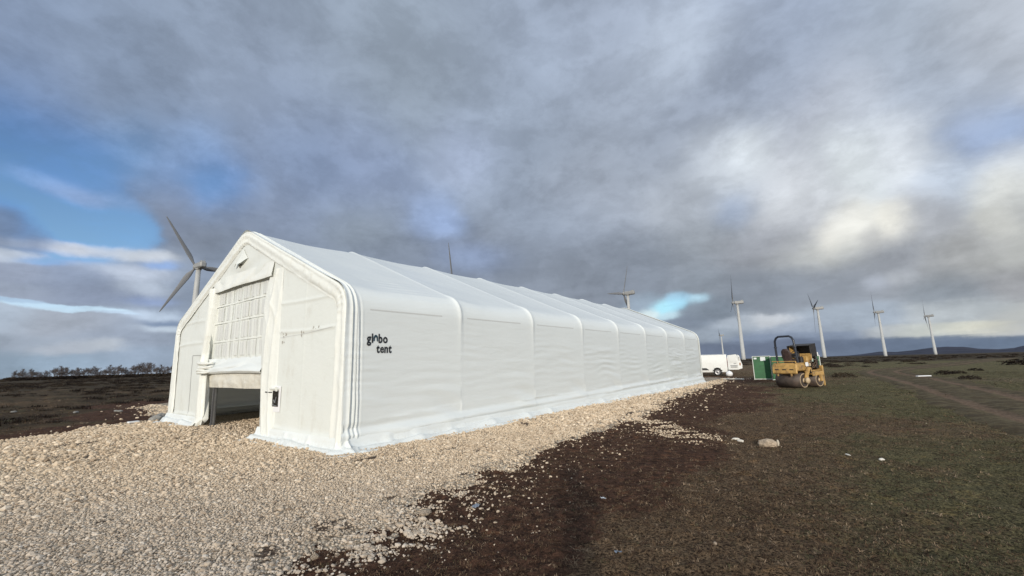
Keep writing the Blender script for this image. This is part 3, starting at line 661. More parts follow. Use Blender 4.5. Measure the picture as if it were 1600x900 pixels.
def profile(ins=0.0, n=260):
    # right base -> eave -> ridge -> left eave -> base, corners rounded
    sl = math.atan2(HR - HE, W_ / 2)
    C5 = [(0, 0), (0, HE), (-W_ / 2, HR), (-W_, HE), (-W_, 0)]; rad_ = [0, .42, .45, .42, 0]
    out = [np.array(C5[0], float)]
    for i in (1, 2, 3):
        p = np.array(C5[i], float); a = np.array(C5[i - 1], float); b = np.array(C5[i + 1], float)
        u = (a - p) / np.linalg.norm(a - p); v = (b - p) / np.linalg.norm(b - p)
        d = rad_[i]; p0 = p + u * d; p1 = p + v * d
        for k in range(13):
            t = k / 12; out.append((1 - t) ** 2 * p0 + 2 * t * (1 - t) * p + t * t * p1)
    out.append(np.array(C5[4], float)); out = np.array(out)
    s = np.concatenate([[0], np.cumsum(np.linalg.norm(np.diff(out, axis=0), axis=1))])
    return out, s
_po, _ps = profile(); PT = _ps[-1]
def prof(t):                      # t metres along the profile -> x, z, nx, nz
    t = np.asarray(t, float); x = np.interp(t, _ps, _po[:, 0]); z = np.interp(t, _ps, _po[:, 1]); e = .05
    dx = np.interp(t + e, _ps, _po[:, 0]) - np.interp(t - e, _ps, _po[:, 0]); dz = np.interp(t + e, _ps, _po[:, 1]) - np.interp(t - e, _ps, _po[:, 1])
    l = np.hypot(dx, dz) + 1e-9; return x, z, dz / l, -dx / l
S_EAVE = HE                      # arclength near the eave
T_RIDGE = PT / 2
def crease(a): return 1 - 2 * np.abs(np.sin(a)) ** .6
def shell_disp(t, y):
    ts = np.minimum(t, PT - t)                          # distance from the nearer base
    k = np.round(y / BL); dy = y - k * BL; s = (y / BL) % 1.0
    roof = sstep(ts, HE - .5, HE + .2)
    sag = -(.035 * roof + .012) * np.sin(np.pi * s) ** 1.0
    hoop = np.exp(-(np.abs(dy) / .055) ** 2) * (.010 + .024 * np.exp(-((ts - HE) / .40) ** 2)) * sstep(ts, 1.5, 2.8)
    hoop = hoop + np.exp(-(np.abs(dy) / .13) ** 2) * (.004 + .016 * np.exp(-((ts - HE) / .45) ** 2))
    # cap on the ridge at every hoop
    hoop = hoop + .05 * np.exp(-((t - T_RIDGE) / .22) ** 2) * np.exp(-(np.abs(dy) / .10) ** 2)
    weld = .009 * np.exp(-((np.abs(dy - .2)) / .02) ** 2) * (1 - roof)
    bay = np.floor(y / BL)
    r1 = _h((bay + 3).astype(np.int64), 5, 1)
    wall = 1 - roof
    mid = np.sin(np.pi * s) ** .6
    wr = .050 * (.35 + .65 * r1) * fbm(y * .45 + bay * 7, ts * 4.2 + .5 * vnoise(y * .8, ts), seed=131, oct=3, gain=.5) * sstep(vnoise(y * .35, ts * .7, seed=135), -.35, .5) * (1 - sstep(ts, 1.6, 2.6)) * mid
    # creases fanning out of the lower corners of each bay
    cr = .03 * np.sin((ts * 10 + (s - .5) * 7 * (1 if True else 1) + 3 * r1)) * np.exp(-((ts - .5) / .45) ** 2) * np.exp(-((s - .85) / .16) ** 2)
    lng = .028 * np.sin(ts * 24 - y * .25) * np.exp(-((ts - .38) / .16) ** 2)
    r2 = _h((bay + 9).astype(np.int64), 2, 7); r3 = _h((bay + 4).astype(np.int64), 8, 3)
    wr = wr + .0065 * np.sin(ts * 25 + 3 * vnoise(y * .9, ts * 1.6, seed=137) + y * (r2 - .5) * 1.6) * np.exp(-((ts - .7 - 1.0 * r3) / .5) ** 2) * np.exp(-((s - .45 - .3 * r2) / .26) ** 2) * (.35 + r1)
    wr = wr + .003 * np.sin(ts * 34 + 4 * vnoise(y * .7, ts * 1.6, seed=138)) * np.exp(-((ts - 1.7) / .8) ** 2) * np.exp(-((s - .12) / .14) ** 2)
    wr = wr + .006 * np.sin(ts * 20 + 4 * vnoise(y * .5, ts, seed=145)) * roof * mid * sstep(vnoise(y * .6, ts * .5, seed=146), -.1, .6)
    rf = .009 * fbm(y * .9, ts * .55, seed=141, oct=3) * roof + .006 * np.sin(ts * 3.0 + vnoise(y * .4, ts * .5, seed=143) * 3) * roof * mid
    front = np.exp(-((y - .14) / .03) ** 2) * .028 + np.exp(-((y - .25) / .025) ** 2) * .024 * sstep(ts, .2, .8) - .02 * np.exp(-((y - .195) / .03) ** 2)
    vf = wall * .020 * np.sin(y * 60 + ts * 1.1) * np.exp(-((y - .31) / .07) ** 2) * (1 - .5 * sstep(ts, 2.2, 3.0))
    lng = lng + .13 * sstep(y, .35, 1.5) * sstep(ts, .62, .08) * (1 + .35 * vnoise(y * .5, 0 * y, seed=147)) + .014 * crease(ts * 11 - y * .35 + vnoise(y * .6, ts * 2, seed=148) * 1.4) * np.exp(-((ts - .42) / .22) ** 2) * sstep(y, .3, 1)
    inset = -.012 * sstep(ts, 2.72, 2.70) * (y > .55) * 0
    return .02 + sag + hoop + weld + wr + cr + lng + rf + front + vf + inset
def shell(t, y):
    x, z, nx, nz = prof(t); d = shell_disp(t, y); return np.stack([x + nx * d, y + 0 * x, z + nz * d], -1)
T_WR = HE - .36; T_WL = PT - T_WR     # wall / roof division (weld seam just under the eave)
t_r = np.concatenate([np.linspace(.10, T_WR, 66)]); t_roof = np.concatenate([np.linspace(T_WR, HE + .7, 26), np.linspace(HE + .7, PT / 2 - .5, 34)[1:], np.linspace(PT / 2 - .5, PT / 2 + .5, 16)[1:], np.linspace(PT / 2 + .5, PT - HE - .7, 34)[1:], np.linspace(PT - HE - .7, T_WL, 26)[1:]])
def set_normals(me, T, Y):
    e = .012; a = shell(T + e, Y) - shell(T - e, Y); b = shell(T, Y + e) - shell(T, Y - e); n = np.cross(b, a); n /= np.linalg.norm(n, axis=-1)[..., None] + 1e-12
    me.normals_split_custom_set_from_vertices(n.reshape(-1, 3).tolist())
def bay_panel(name, tl, k):
    y0, y1 = k * BL, (k + 1) * BL
    base = np.concatenate([y0 + np.array([0, .03, .06, .09, .12, .16, .2, .25]), np.linspace(y0 + .32, y1 - .3, 26), y1 - np.array([.25, .2, .16, .12, .09, .06, .03, 0])])
    if k == 0: base = np.concatenate([np.linspace(0, .62, 50), np.linspace(.7, y1 - .3, 26), y1 - np.array([.25, .2, .16, .12, .09, .06, .03, 0])])
    T, Y = np.meshgrid(tl, base, indexing='ij'); me = grid_mesh(name, shell(T, Y), True, flip=True)
    set_normals(me, T, Y); return link(name, me, M_fab, tent)
for k in range(NB_):
    bay_panel('roof_panel', t_roof, k); bay_panel('wall_panel', t_r, k)
    tl = np.linspace(T_WL, PT - .10, 30); bay_panel('wall_panel', tl, k)
# weld seam strips under the eave
for k in range(NB_):
    for tc_ in (T_WR,):
        y = np.linspace(k * BL + (.55 if k == 0 else .24), (k + 1) * BL - .62, 24)
        P = np.stack([shell(np.full_like(y, tc_ - .012), y), shell(np.full_like(y, tc_ + .012), y)], 0); P[..., 0] += .006
        link('seam', grid_mesh('seam', P, True, flip=True), M_seam, tent)
# steel arches inside
def arch(y, r=.045):
    tt = np.concatenate([np.linspace(0.0, HE - .5, 3), np.linspace(HE - .4, HE + .4, 7), [PT / 2 - .5], np.linspace(PT / 2 - .4, PT / 2 + .4, 5), [PT / 2 + .5], np.linspace(PT - HE - .4, PT - HE + .4, 7), np.linspace(PT - HE + .5, PT, 3)])
    x, z, nx, nz = prof(tt); mb = MB(); mb.tube([(a - c * .09, y, b_ - d * .09) for a, b_, c, d in zip(x, z, nx, nz)], r, 8); return mb
for k in range(NB_ + 1): arch(min(max(k * BL, .12), LEN - .12)).build('arch', M_steel, tent)
mb = MB()
for x_, z_ in ((-.12, 1.55), (-W_ + .12, 1.55), (-W_ + .12, .12), (-.12, .12), (-.12, 2.9), (-W_ + .12, 2.9), (-W_ / 2, HR - .16), (-2.6, 4.1), (-7.4, 4.1)): mb.tube([(x_, .12, z_), (x_, LEN - .12, z_)], .028, 6)
mb.build('purlins', M_steel, tent)['kind'] = 'stuff'
# back gable
x = np.linspace(-W_ + .02, -.02, 40); roofz = np.interp(-x, [0, W_ / 2, W_], [HE, HR, HE]) - .02
P = np.array([[(xx, LEN - .02 + .01 * math.sin(xx * 3 + q), rz * q / 11) for q in range(12)] for xx, rz in zip(x, roofz)])
link('back_gable_panel', grid_mesh('back_gable_panel', P), M_fab, tent)
# far end trim band
tt = np.linspace(.02, PT - .02, 150); rows = []
for o_, yy in ((.045, -.14), (.075, -.06), (.075, .04), (.04, .10), (-.1, .13), (-.3, .11)):
    x, z, nx, nz = prof(tt); rows.append(np.stack([x + nx * o_, LEN + yy + 0 * x, z + nz * o_], -1))
link('end_flap', grid_mesh('end_flap', np.array(rows)), M_flap, tent)

# front flap, wrapped over the first arch and gathered on the gable
tt = np.linspace(.12, PT - .12, 520)
vs = np.linspace(0, 1, 30); T, Vv = np.meshgrid(tt, vs, indexing='ij')
o_ = np.interp(Vv, [0, .12, .25, .5, .8, 1], [.022, .028, .008, -.09, -.26, -.33]); y_ = np.interp(Vv, [0, .12, .25, .5, .8, 1], [.05, .012, -.012, -.018, -.008, .018])
ts = np.minimum(T, PT - T)
near_eave = np.exp(-((ts - HE) / .45) ** 2) + np.exp(-((T - T_RIDGE) / .6) ** 2)
gath = (.014 * crease(T * 21 + 2.0 * vnoise(T * 2, Vv * 3)) * near_eave + .011 * fbm(T * 3, Vv * 3, seed=151, oct=3) + .012 * crease(Vv * 8 + .5 * np.sin(T * .9) + vnoise(T * .7, Vv * 1.2, seed=153) * 1.2) * (1 - near_eave.clip(0, 1)) * sstep(ts, HE, HE - .6) + .008 * np.sin(Vv * 17 + T * .7)) * sstep(Vv, .12, .45)
x, z, nx, nz = prof(T)
wide = 1 + .22 * sstep(HE - ts, 0, 3)
oo = np.where(o_ < 0, o_ * wide, o_)
P = np.stack([x + nx * oo, y_ - gath, z + nz * oo], -1)
link('front_flap', grid_mesh('front_flap', P), M_flap, tent)
# second cover edge just behind
for y0_, r_ in ((.14, .014), (.25, .010)):
    x, z, nx, nz = prof(np.linspace(.5, PT - .5, 200)); dd = shell_disp(np.linspace(.5, PT - .5, 200), np.full(200, y0_))
    mb = MB(); mb.tube([(a + c * (q - .008), y0_ + .01 * math.sin(i * .11), b_ + d * (q - .008)) for i, (a, b_, c, d, q) in enumerate(zip(x, z, nx, nz, dd))], r_, 8); mb.build('cover_cord', M_flap, tent)

# gable fabric
DL, DR, DT = -7.02, -3.50, 3.86           # doorway
def gable_y(x, z):
    roof = np.interp(-x, [0, W_ / 2, W_], [HE, HR, HE])
    y = .045 + .012 * fbm(x * .7, z * .7, seed=161, oct=3)
    for zl in (.32, 2.42, 3.08): y = y - .016 * np.exp(-((z - zl - .03 * np.sin(x * 1.3)) / .035) ** 2)
    for xl in (-1.6, -2.68, -9.0): y = y - .008 * np.exp(-((x - xl) / .02) ** 2)
    y = y + .010 * np.sin(z * 15 + x * 6 + 2 * vnoise(x * 2, z * 2)) * np.exp(-((x + 7.45) / .35) ** 2) * np.exp(-((z - 2.1) / .7) ** 2) * 1.6
    # folds over the door lintel and under the vent
    y = y + .030 * np.sin((z - 3.9) * 9 - np.abs(x + 5.3) * 3.0 + 1.5 * vnoise(x * 1.2, z * 1.8, seed=165)) * np.exp(-((z - 4.15) / .28) ** 2) * sstep(roof - z, .2, .6) * np.exp(-((x + 4.9) / 1.6) ** 2)
    # fullness near the foot
    y = y - .05 * sstep(z, .45, .1) + .012 * np.sin(x * 7 + 2 * vnoise(x, z * 2, seed=167)) * sstep(z, .6, .1)
    return y
def gable_piece(name, x0, x1, zb, zt, nx_, nz_, hole=None, m=None):
    X = np.linspace(x0, x1, nx_); Zn = np.linspace(0, 1, nz_); rows = []
    XX = np.repeat(X[:, None], nz_, 1); roof = np.interp(-XX, [0, W_ / 2, W_], [HE, HR, HE]) - .03
    zb_ = zb + 0 * XX; zt_ = np.minimum(roof, zt if zt else 99); ZZ = zb_ + (zt_ - zb_) * Zn[None, :]
    P = np.stack([XX, gable_y(XX, ZZ), ZZ], -1)
    if hole:
        f = grid_faces(nx_, nz_).reshape(nx_ - 1, nz_ - 1, 4); cx = (XX[:-1, :-1] + XX[1:, 1:]) / 2; cz = (ZZ[:-1, :-1] + ZZ[1:, 1:]) / 2
        keep = ~((cx > hole[0]) & (cx < hole[1]) & (cz > hole[2]) & (cz < hole[3])); me = mesh_np(name, P.reshape(-1, 3), f[keep], True)
    else: me = grid_mesh(name, P)
    return link(name, me, m or M_gab, tent)
gable_piece('gable_panel', -2.72, -.05, .12, None, 90, 150)
gable_piece('gable_panel', -W_ + .05, DL + .02, .12, None, 70, 130)
gable_piece('gable_panel', DL + .02, -2.72, DT, None, 100, 60)
# door opening surround
def sheet(name, x0, x1, z0, z1, fy, nx_, nz_, m, par=None, fx=None):
    X, Z = np.meshgrid(np.linspace(x0, x1, nx_), np.linspace(z0, z1, nz_), indexing='ij'); Y = fy(X, Z)
    if fx is not None: X = X + fx(X, Z)
    return link(name, grid_mesh(name, np.stack([X, Y, Z], -1)), m, par or tent)
# right jamb: long soft flap hanging beside the door
U, Z = np.meshgrid(np.linspace(0, 1, 44), np.linspace(.04, 3.98, 150), indexing='ij')
xl = np.interp(Z, [0, .15, .6, 2.4, 3.4, 3.98], [-3.52, -3.42, -3.47, -3.66, -3.62, -3.40]); xr = np.interp(Z, [0, .5, 3, 3.98], [-2.62, -2.70, -2.72, -2.74])
X = xl + (xr - xl) * U
bul = np.sin(np.pi * U) ** .6
Y = .05 - .085 * bul * np.interp(Z, [0, .3, 3.2, 3.98], [1.3, 1, .8, .25]) - .020 * crease(U * 7.5 + .9 * np.sin(Z * 1.3) + 1.0 * vnoise(U * 2, Z * .8, seed=171)) * bul - .014 * fbm(U * 5, Z * 1.1, seed=173, oct=3) * bul - .018 * crease(Z * 4 + U * 6) * np.exp(-((Z - 3.0) / .5) ** 2) * bul
Y = np.where(U < .04, .16, Y)
link('jamb_flap', grid_mesh('jamb_flap', np.stack([X, Y, Z], -1)), M_flap, tent)
# left jamb
U, Z = np.meshgrid(np.linspace(0, 1, 26), np.linspace(.04, 3.98, 130), indexing='ij')
xr = np.interp(Z, [0, .25, .8, 1.6, 2.1, 2.6, 3.4, 3.86], [-7.22, -6.98, -7.08, -7.12, -7.14, -7.00, -6.93, -6.92]); xl = np.interp(Z, [0, 1, 3.98], [-7.62, -7.5, -7.34])
X = xl + (xr - xl) * U; bul = np.sin(np.pi * np.minimum(U * .8 + .0, 1)) ** .7
Y = .04 - .10 * bul - .016 * np.sin(U * 11 + .8 * np.sin(Z * 1.7)) * bul - .02 * np.sin(Z * 9 + U * 5) * np.exp(-((Z - 1.9) / .35) ** 2) * bul
Y = np.where(U > .96, .16, Y) - .12 * sstep(Z, .3, 0)
link('jamb_flap', grid_mesh('jamb_flap', np.stack([X, Y, Z], -1)), M_flap, tent)
# lintel lip over the door
U, X = np.meshgrid(np.linspace(0, 1, 10), np.linspace(-7.05, -3.22, 66), indexing='ij')
Y = np.interp(U, [0, .3, .9, 1], [.038, .025, -.005, .005]) - .014 * np.sin(X * 2.6 + U * 3 + .8) * U - .014 * np.sin(X * 7 + U * 5 * np.sin(X)) * np.sin(np.pi * U); Z = DT + .36 - .38 * U + .012 * np.sin(X * 2.2) * U
link('lintel_flap', grid_mesh('lintel_flap', np.stack([X, Y, Z], -1)), M_flap, tent)
# door curtain with window strips
CY = .13
cur = sheet('door_curtain', -7.12, -3.40, 1.80, DT + .1, lambda x, z: CY + .012 * fbm(x * 3.0, z * .35, seed=181, oct=3) + .008 * np.sin(x * 16 + vnoise(z, x)) , 120, 50, M_gab)
rows_ = [1.93, 2.40, 2.93, 3.42, 3.86]; cols_ = np.linspace(-6.86, -3.58, 7)
for a, b_ in zip(rows_[:-1], rows_[1:]):
    for c, d in zip(cols_[:-1], cols_[1:]):
        sheet('window_pane', c + .035, d - .035, a + .055, b_ - .055, lambda x, z: CY - .014 + .014 * fbm(x * 5.0, z * .3, seed=183, oct=2) + .006 * np.sin(x * 34), 24, 6, M_pane, cur)
for a in rows_[1:-1]:
    sheet('webbing', -7.0, -3.48, a - .017, a + .017, lambda x, z: CY - .026 + .010 * np.sin(x * 3.1), 40, 3, M_flap, cur)
for c in cols_[1:-1]:
    sheet('webbing', c - .009, c + .009, 1.93, 3.86, lambda x, z: CY - .022 + .006 * np.sin(z * 4 + c), 3, 30, M_flap, cur)
# bunched fabric below the windows, and stained hem under it
U, X = np.meshgrid(np.linspace(0, 1, 34), np.linspace(-7.30, -3.46, 130), indexing='ij')
cr_ = sstep(X, -6.6, -7.25)
Z = 1.93 - .42 * U + .012 * np.sin(X * 1.4 + 2.6) * U + .05 * cr_ * np.sin(U * 14); Y = np.interp(U, [0, .2, .6, .85, .97, 1], [CY, .10, .0, -.03, .02, .16]) + .022 * np.sin(U * 9 + 3.4 * np.sin(X * 1.1) + vnoise(X * 1.4, U * 2) * 2) * np.sin(np.pi * U) + .03 * np.sin(U * 26 + X * 5) * cr_ - .07 * cr_
link('rolled_curtain', grid_mesh('rolled_curtain', np.stack([X, Y, Z], -1)), M_fab, tent)
U, X = np.meshgrid(np.linspace(0, 1, 20), np.linspace(-7.20, -3.48, 110), indexing='ij')
Z = 1.56 - .42 * U + .004 * np.sin(X * 3) * U; Y = .14 - .03 * np.sin(np.pi * U) + .022 * np.sin(X * 6 + U * 4 * vnoise(X * 2, U)) * (U * .8 + .2) + .014 * fbm(X * 3, U * 3, seed=191)
link('curtain_hem', grid_mesh('curtain_hem', np.stack([X, Y, Z], -1)), M_stain, tent)
# knot of cloth at the left end of the rolled curtain
mb = MB()
for i in range(7):
    a = random.Random(i); z0 = 1.56 + .045 * i
    mb.tube([(-7.28 + a.uniform(-.05, .05), -.03, z0), (-7.1, -.12 - a.uniform(0, .06), z0 + a.uniform(-.04, .04)), (-6.86 + a.uniform(-.05, .1), -.06, z0 + a.uniform(-.06, .05)), (-6.55, .02, z0 + .02)], [.02, .045, .035, .012], 8)
mb.build('curtain_knot', M_flap, tent)
# door posts of steel
mb = MB(); mb.box((-7.08, .30, 1.95), (.14, .10, 3.9), .008); mb.build('door_post', M_steel, tent)
mb = MB(); mb.box((-6.93, .22, 1.0), (.025, .05, 2.0), .004); mb.build('guide_rail', mat('grey rail', (.10, .10, .105), .5), tent)
mb = MB(); mb.box((-3.30, .30, 1.95), (.14, .10, 3.9), .008); mb.build('door_post', M_steel, tent)
# vent scoop under the ridge
vx, vz = -5.16, 4.40
vy0 = .03; N1 = 14; V = []; F = []
for i in range(N1 + 1):                      # soft tent-like flap: wide at the mouth, running out flat at the top
    q = i / N1; half = .08 + .30 * q ** 1.3; zz_ = vz + .02 + .42 * (1 - q)
    for k in range(13):
        u = -1 + k / 6; d = .12 * q ** 1.5 * max(0, 1 - abs(u + .15) ** 1.5 / 1.15 ** 1.5)
        V.append((vx + u * half, vy0 - d - .006, zz_ + .10 * q * u * (1 if u > 0 else .2) - .02 * q * math.sin(u * 5)))
F = [(i * 13 + k, i * 13 + k + 1, (i + 1) * 13 + k + 1, (i + 1) * 13 + k) for i in range(N1) for k in range(12)]
mb = MB(); mb.add(V, F, True); vent = mb.build('vent_scoop', M_gab, tent)
mb = MB(); mb.add([(vx - .24, .02, vz + .05), (vx + .06, .02, vz + .05), (vx - .10, .018, vz - .07)], [(0, 1, 2)]); mb.build('vent_mouth_shade', mat('vent shade', (.16, .15, .12), .8), vent)  # flat dark triangle painting the shade in the scoop's mouth
# hatch with door lever
hy = float(gable_y(np.array(-2.69), np.array(.95)))
ht = MB(); ht.box((-2.69, hy - .010, .945), (.44, .016, .56), .004); hatch = ht.build('hatch_patch', mat('white patch', (.80, .79, .80), .5), tent)
mb = MB(); mb.box((-2.69, hy - .022, .95), (.30, .012, .34), .003); hw = mb.build('hatch_hole', mat('hatch hole shade', (.03, .028, .024), .16, var=.5, vscale=14), hatch)  # dark plate painting the shaded hole of the hatch
mb = MB(); mb.tube([(-2.92, hy - .05, 1.085), (-3.10, hy - .06, 1.09)], .014, 8); mb.tube([(-2.83, hy - .03, 1.085), (-2.92, hy - .05, 1.085)], .014, 8); mb.build('lever', M_black, hatch)
mb = MB(); mb.box((-2.70, hy - .05, 1.17), (.36, .07, .05), .012); mb.tube([(-2.53, hy - .09, 1.21), (-2.54, hy - .07, 1.12)], .02, 8); mb.build('hatch_roll', M_flap, hatch)
mb = MB()
for a_, b2 in (((-2.76, .80), (-2.72, .93)), ((-2.72, .93), (-2.66, .86)), ((-2.66, .86), (-2.62, .99)), ((-2.8, .82), (-2.58, .80))): mb.tube([(a_[0], hy - .034, a_[1]), (b2[0], hy - .034, b2[1])], .007, 5)
mb.build('cable', M_steel, hatch)
# zip outline on the left panel
def ribbon(name, pts_, wd, m, off=.008):
    mb = MB()
    for (x0, z0), (x1, z1) in zip(pts_[:-1], pts_[1:]):
        n_ = 14; px_ = []
        dx, dz = x1 - x0, z1 - z0; l = math.hypot(dx, dz); ox, oz = -dz / l * wd / 2, dx / l * wd / 2
        for i in range(n_ + 1):
            q = i / n_; xx, zz_ = x0 + dx * q, z0 + dz * q; yy = float(gable_y(np.array(xx), np.array(zz_))) - off
            px_ += [(xx - ox, yy, zz_ - oz), (xx + ox, yy, zz_ + oz)]
        mb.add(px_, [(2 * i, 2 * i + 1, 2 * i + 3, 2 * i + 2) for i in range(n_)], True)
    return mb.build(name, m, tent)
ribbon('zipper', [(-8.30, .30), (-8.38, 2.08), (-7.64, 2.06)], .022, mat('zip', (.40, .40, .38), .6))
ribbon('gable_seam', [(-2.66, 2.30), (-1.6, 2.33), (-.45, 2.40)], .010, M_seam)
# smudges of mud on the right gable panel
M_mud = mat('mud smear', (.40, .37, .33), .9)
mb = MB(); r = random.Random(5)
for (cx, cz, sx_, sz_, n_) in ((-2.45, 2.28, .22, .16, 7), (-1.7, 2.34, .10, .06, 3), (-1.1, 2.42, .18, .03, 3)):
    for i in range(n_):
        x0 = cx + r.uniform(-sx_, sx_); z0 = cz + r.uniform(-sz_, sz_); V = []
        k = 7; s0 = r.uniform(.010, .03)
        for q in range(k):
            a = q * 6.283 / k; xx = x0 + math.cos(a) * s0 * r.uniform(.5, 1.5); zz_ = z0 + math.sin(a) * s0 * r.uniform(.5, 2.2); V.append((xx, float(gable_y(np.array(xx), np.array(zz_))) - .005, zz_))
        mb.add(V, [tuple(range(k))])
mb.build('mud_smear', M_mud, tent)['kind'] = 'stuff'

# skirts: cloth lying out on the gravel
def skirt(name, path, nrm_, fan=None, seed=0, m=M_fab, out=1.0, lift=0.0, wall_out=0.0):
    path = np.array(path); nrm_ = np.array(nrm_); n_ = len(path)
    s = np.concatenate([[0], np.cumsum(np.hypot(*np.diff(path, axis=0).T))]) + np.linspace(0, .01, n_)
    u = np.linspace(0, 1, 22); Sg, U = np.meshgrid(s, u, indexing='ij')
    o = np.interp(U, [0, .25, .45, .6, .8, 1], [.004, .045, .12, .22, .36, .50]) * out + wall_out * (1 - U) ** .7; z = np.interp(U, [0, .25, .45, .6, .8, 1], [.30, .20, .12, .075, .055, .035])
    wv = .05 * fbm(Sg * .8, U * 2.4, seed=seed, oct=3) + .034 * np.sin(U * 17 + .5 * np.sin(Sg * .6) + 2 * vnoise(Sg * .25, 0, seed=seed + 3))
    fold = crease(Sg * 2.1 + 1.6 * vnoise(Sg * .5, 0 * U, seed=seed + 7) + U * .5); o = o + .035 * fold * U; z = z + .026 * fold * np.sin(np.pi * U)
    o = o + (.05 * fbm(Sg * .35, 0 * U, seed=seed + 5, oct=3)) * U; z = z + wv * np.sin(np.pi * np.clip(U * 1.05, 0, 1)) * .9 + .012 + lift
    if fan is not None:
        for f0, fw, fa in fan: z = z + fa * np.exp(-((Sg - s[f0] - .25 * U * (1 if fa > .1 else -1)) / fw) ** 2) * np.sin(np.pi * np.clip(U, 0, 1)) ** .8; o = o + .10 * np.exp(-((Sg - s[f0]) / (fw * 2)) ** 2) * U
    P = np.stack([path[:, None, 0] + nrm_[:, None, 0] * o, path[:, None, 1] + nrm_[:, None, 1] * o, z], -1)
    return link(name, grid_mesh(name, P, True, flip=True), m, tent)
# right side, round the corner, along the gable to the doorway
path = [(0.02, y) for y in np.linspace(LEN + .1, .15, 420)]; nr = [(1, 0)] * 420
for q in np.linspace(0, math.pi / 2, 60)[1:-1]: path.append((0.02 - .08 * math.sin(q), .15 - .15 * (1 - math.cos(q)))); nr.append((math.cos(q) * 1.15, -math.sin(q) * 1.15))
xx = np.linspace(-.08, -3.42, 90); path += [(x_, .0) for x_ in xx]; nr += [(0, -1)] * 90
skirt('skirt', path, nr, seed=201, wall_out=np.clip((415 - np.arange(len(path))) / 24, 0, 1)[:, None] * np.ones((1, 22)) * .10, fan=[(452, .025, .06), (470, .02, .03), (505, .025, .03), (530, .03, .025), (405, .04, .03)])
skirt('skirt', [(x_, .0) for x_ in np.linspace(-7.15, -W_ - .1, 80)], [(0 + .25 * (1 - i / 79) - .5 * (i / 79), -1.0) for i in range(80)], seed=211)
skirt('skirt', [(-W_ - .02, y) for y in np.linspace(0, LEN, 80)], [(-1, 0)] * 80, seed=221)
# pleat where the skirts meet at the corner, loose tail beside the door
mb = MB()
V = [(-3.50, -.02, .16), (-3.40, -.10, .10), (-3.62, -.16, .07), (-3.55, -.25, .045), (-3.88, -.26, .035), (-3.86, -.36, .03), (-4.02, -.32, .03)]
mb.add(V, [(0, 1, 3, 2), (2, 3, 5, 4), (4, 5, 6)], True); mb.build('loose_tail', M_flap, tent)

# lettering on the first bay
M_ink = mat('black print', (.012, .014, .018), .5); M_ink2 = mat('teal print', (.02, .05, .07), .5)
def glyphs(txt, size, bold, spacing=1.0):
    fc = bpy.data.curves.new('t', 'FONT'); fc.body = txt; fc.size = size; fc.offset = bold; fc.space_character = spacing; fc.resolution_u = 4
    o = bpy.data.objects.new('t', fc); COL.objects.link(o); dg = bpy.context.evaluated_depsgraph_get(); dg.update(); me = bpy.data.meshes.new_from_object(o.evaluated_get(dg))
    v = np.array([q.co[:] for q in me.vertices]); f = [tuple(p.vertices) for p in me.polygons]; bpy.data.objects.remove(o); bpy.data.curves.remove(fc); return v, f
def on_wall(v, y0, z0):
    y = y0 + v[:, 0]; z = z0 + v[:, 1]; P = shell(z, y); P[:, 0] += .009; P[:, 1] = y; P[:, 2] = z; return [tuple(p) for p in P]
sz = .252
XS = .82
def word(txt, size, y0, z0, gap):
    y = y0
    for ch in txt:
        if ch == '^':
            outer = [(-.062, .0)] + [(.062 * math.cos(q), .068 + .068 * math.sin(q)) for q in np.linspace(math.pi * 1.05, -math.pi * .05, 15)] + [(.062, .0)]
            inner = [(-.030, .010)] + [(.027 * math.cos(q), .050 + .038 * math.sin(q)) for q in np.linspace(math.pi, 0, 15)] + [(.030, .010)]
            v2 = []
            for a, b_ in zip(outer, inner): v2 += [(a[0], a[1], 0), (b_[0], b_[1], 0)]
            q = MB(); q.add(on_wall((np.array(v2) + [.062, .022, 0]) * [XS, 1, 1], y, z0), [(2 * i, 2 * i + 1, 2 * i + 3, 2 * i + 2) for i in range(len(outer) - 1)]); q.build('arch_emblem', M_ink2, tent); y += .124 * XS + gap; continue
        v, f = glyphs(ch, size, .0085 if ch != 'e' else .0055)
        v = v * [XS, 1, 1]
        q = MB(); q.add(on_wall(v - [v[:, 0].min(), 0, 0], y, z0), f); q.build('letter', M_ink, tent); y += v[:, 0].max() - v[:, 0].min() + gap
word('gl^bo', sz, .485, 2.075, .013)
word('tent', sz * .97, .715, 1.875, .011)

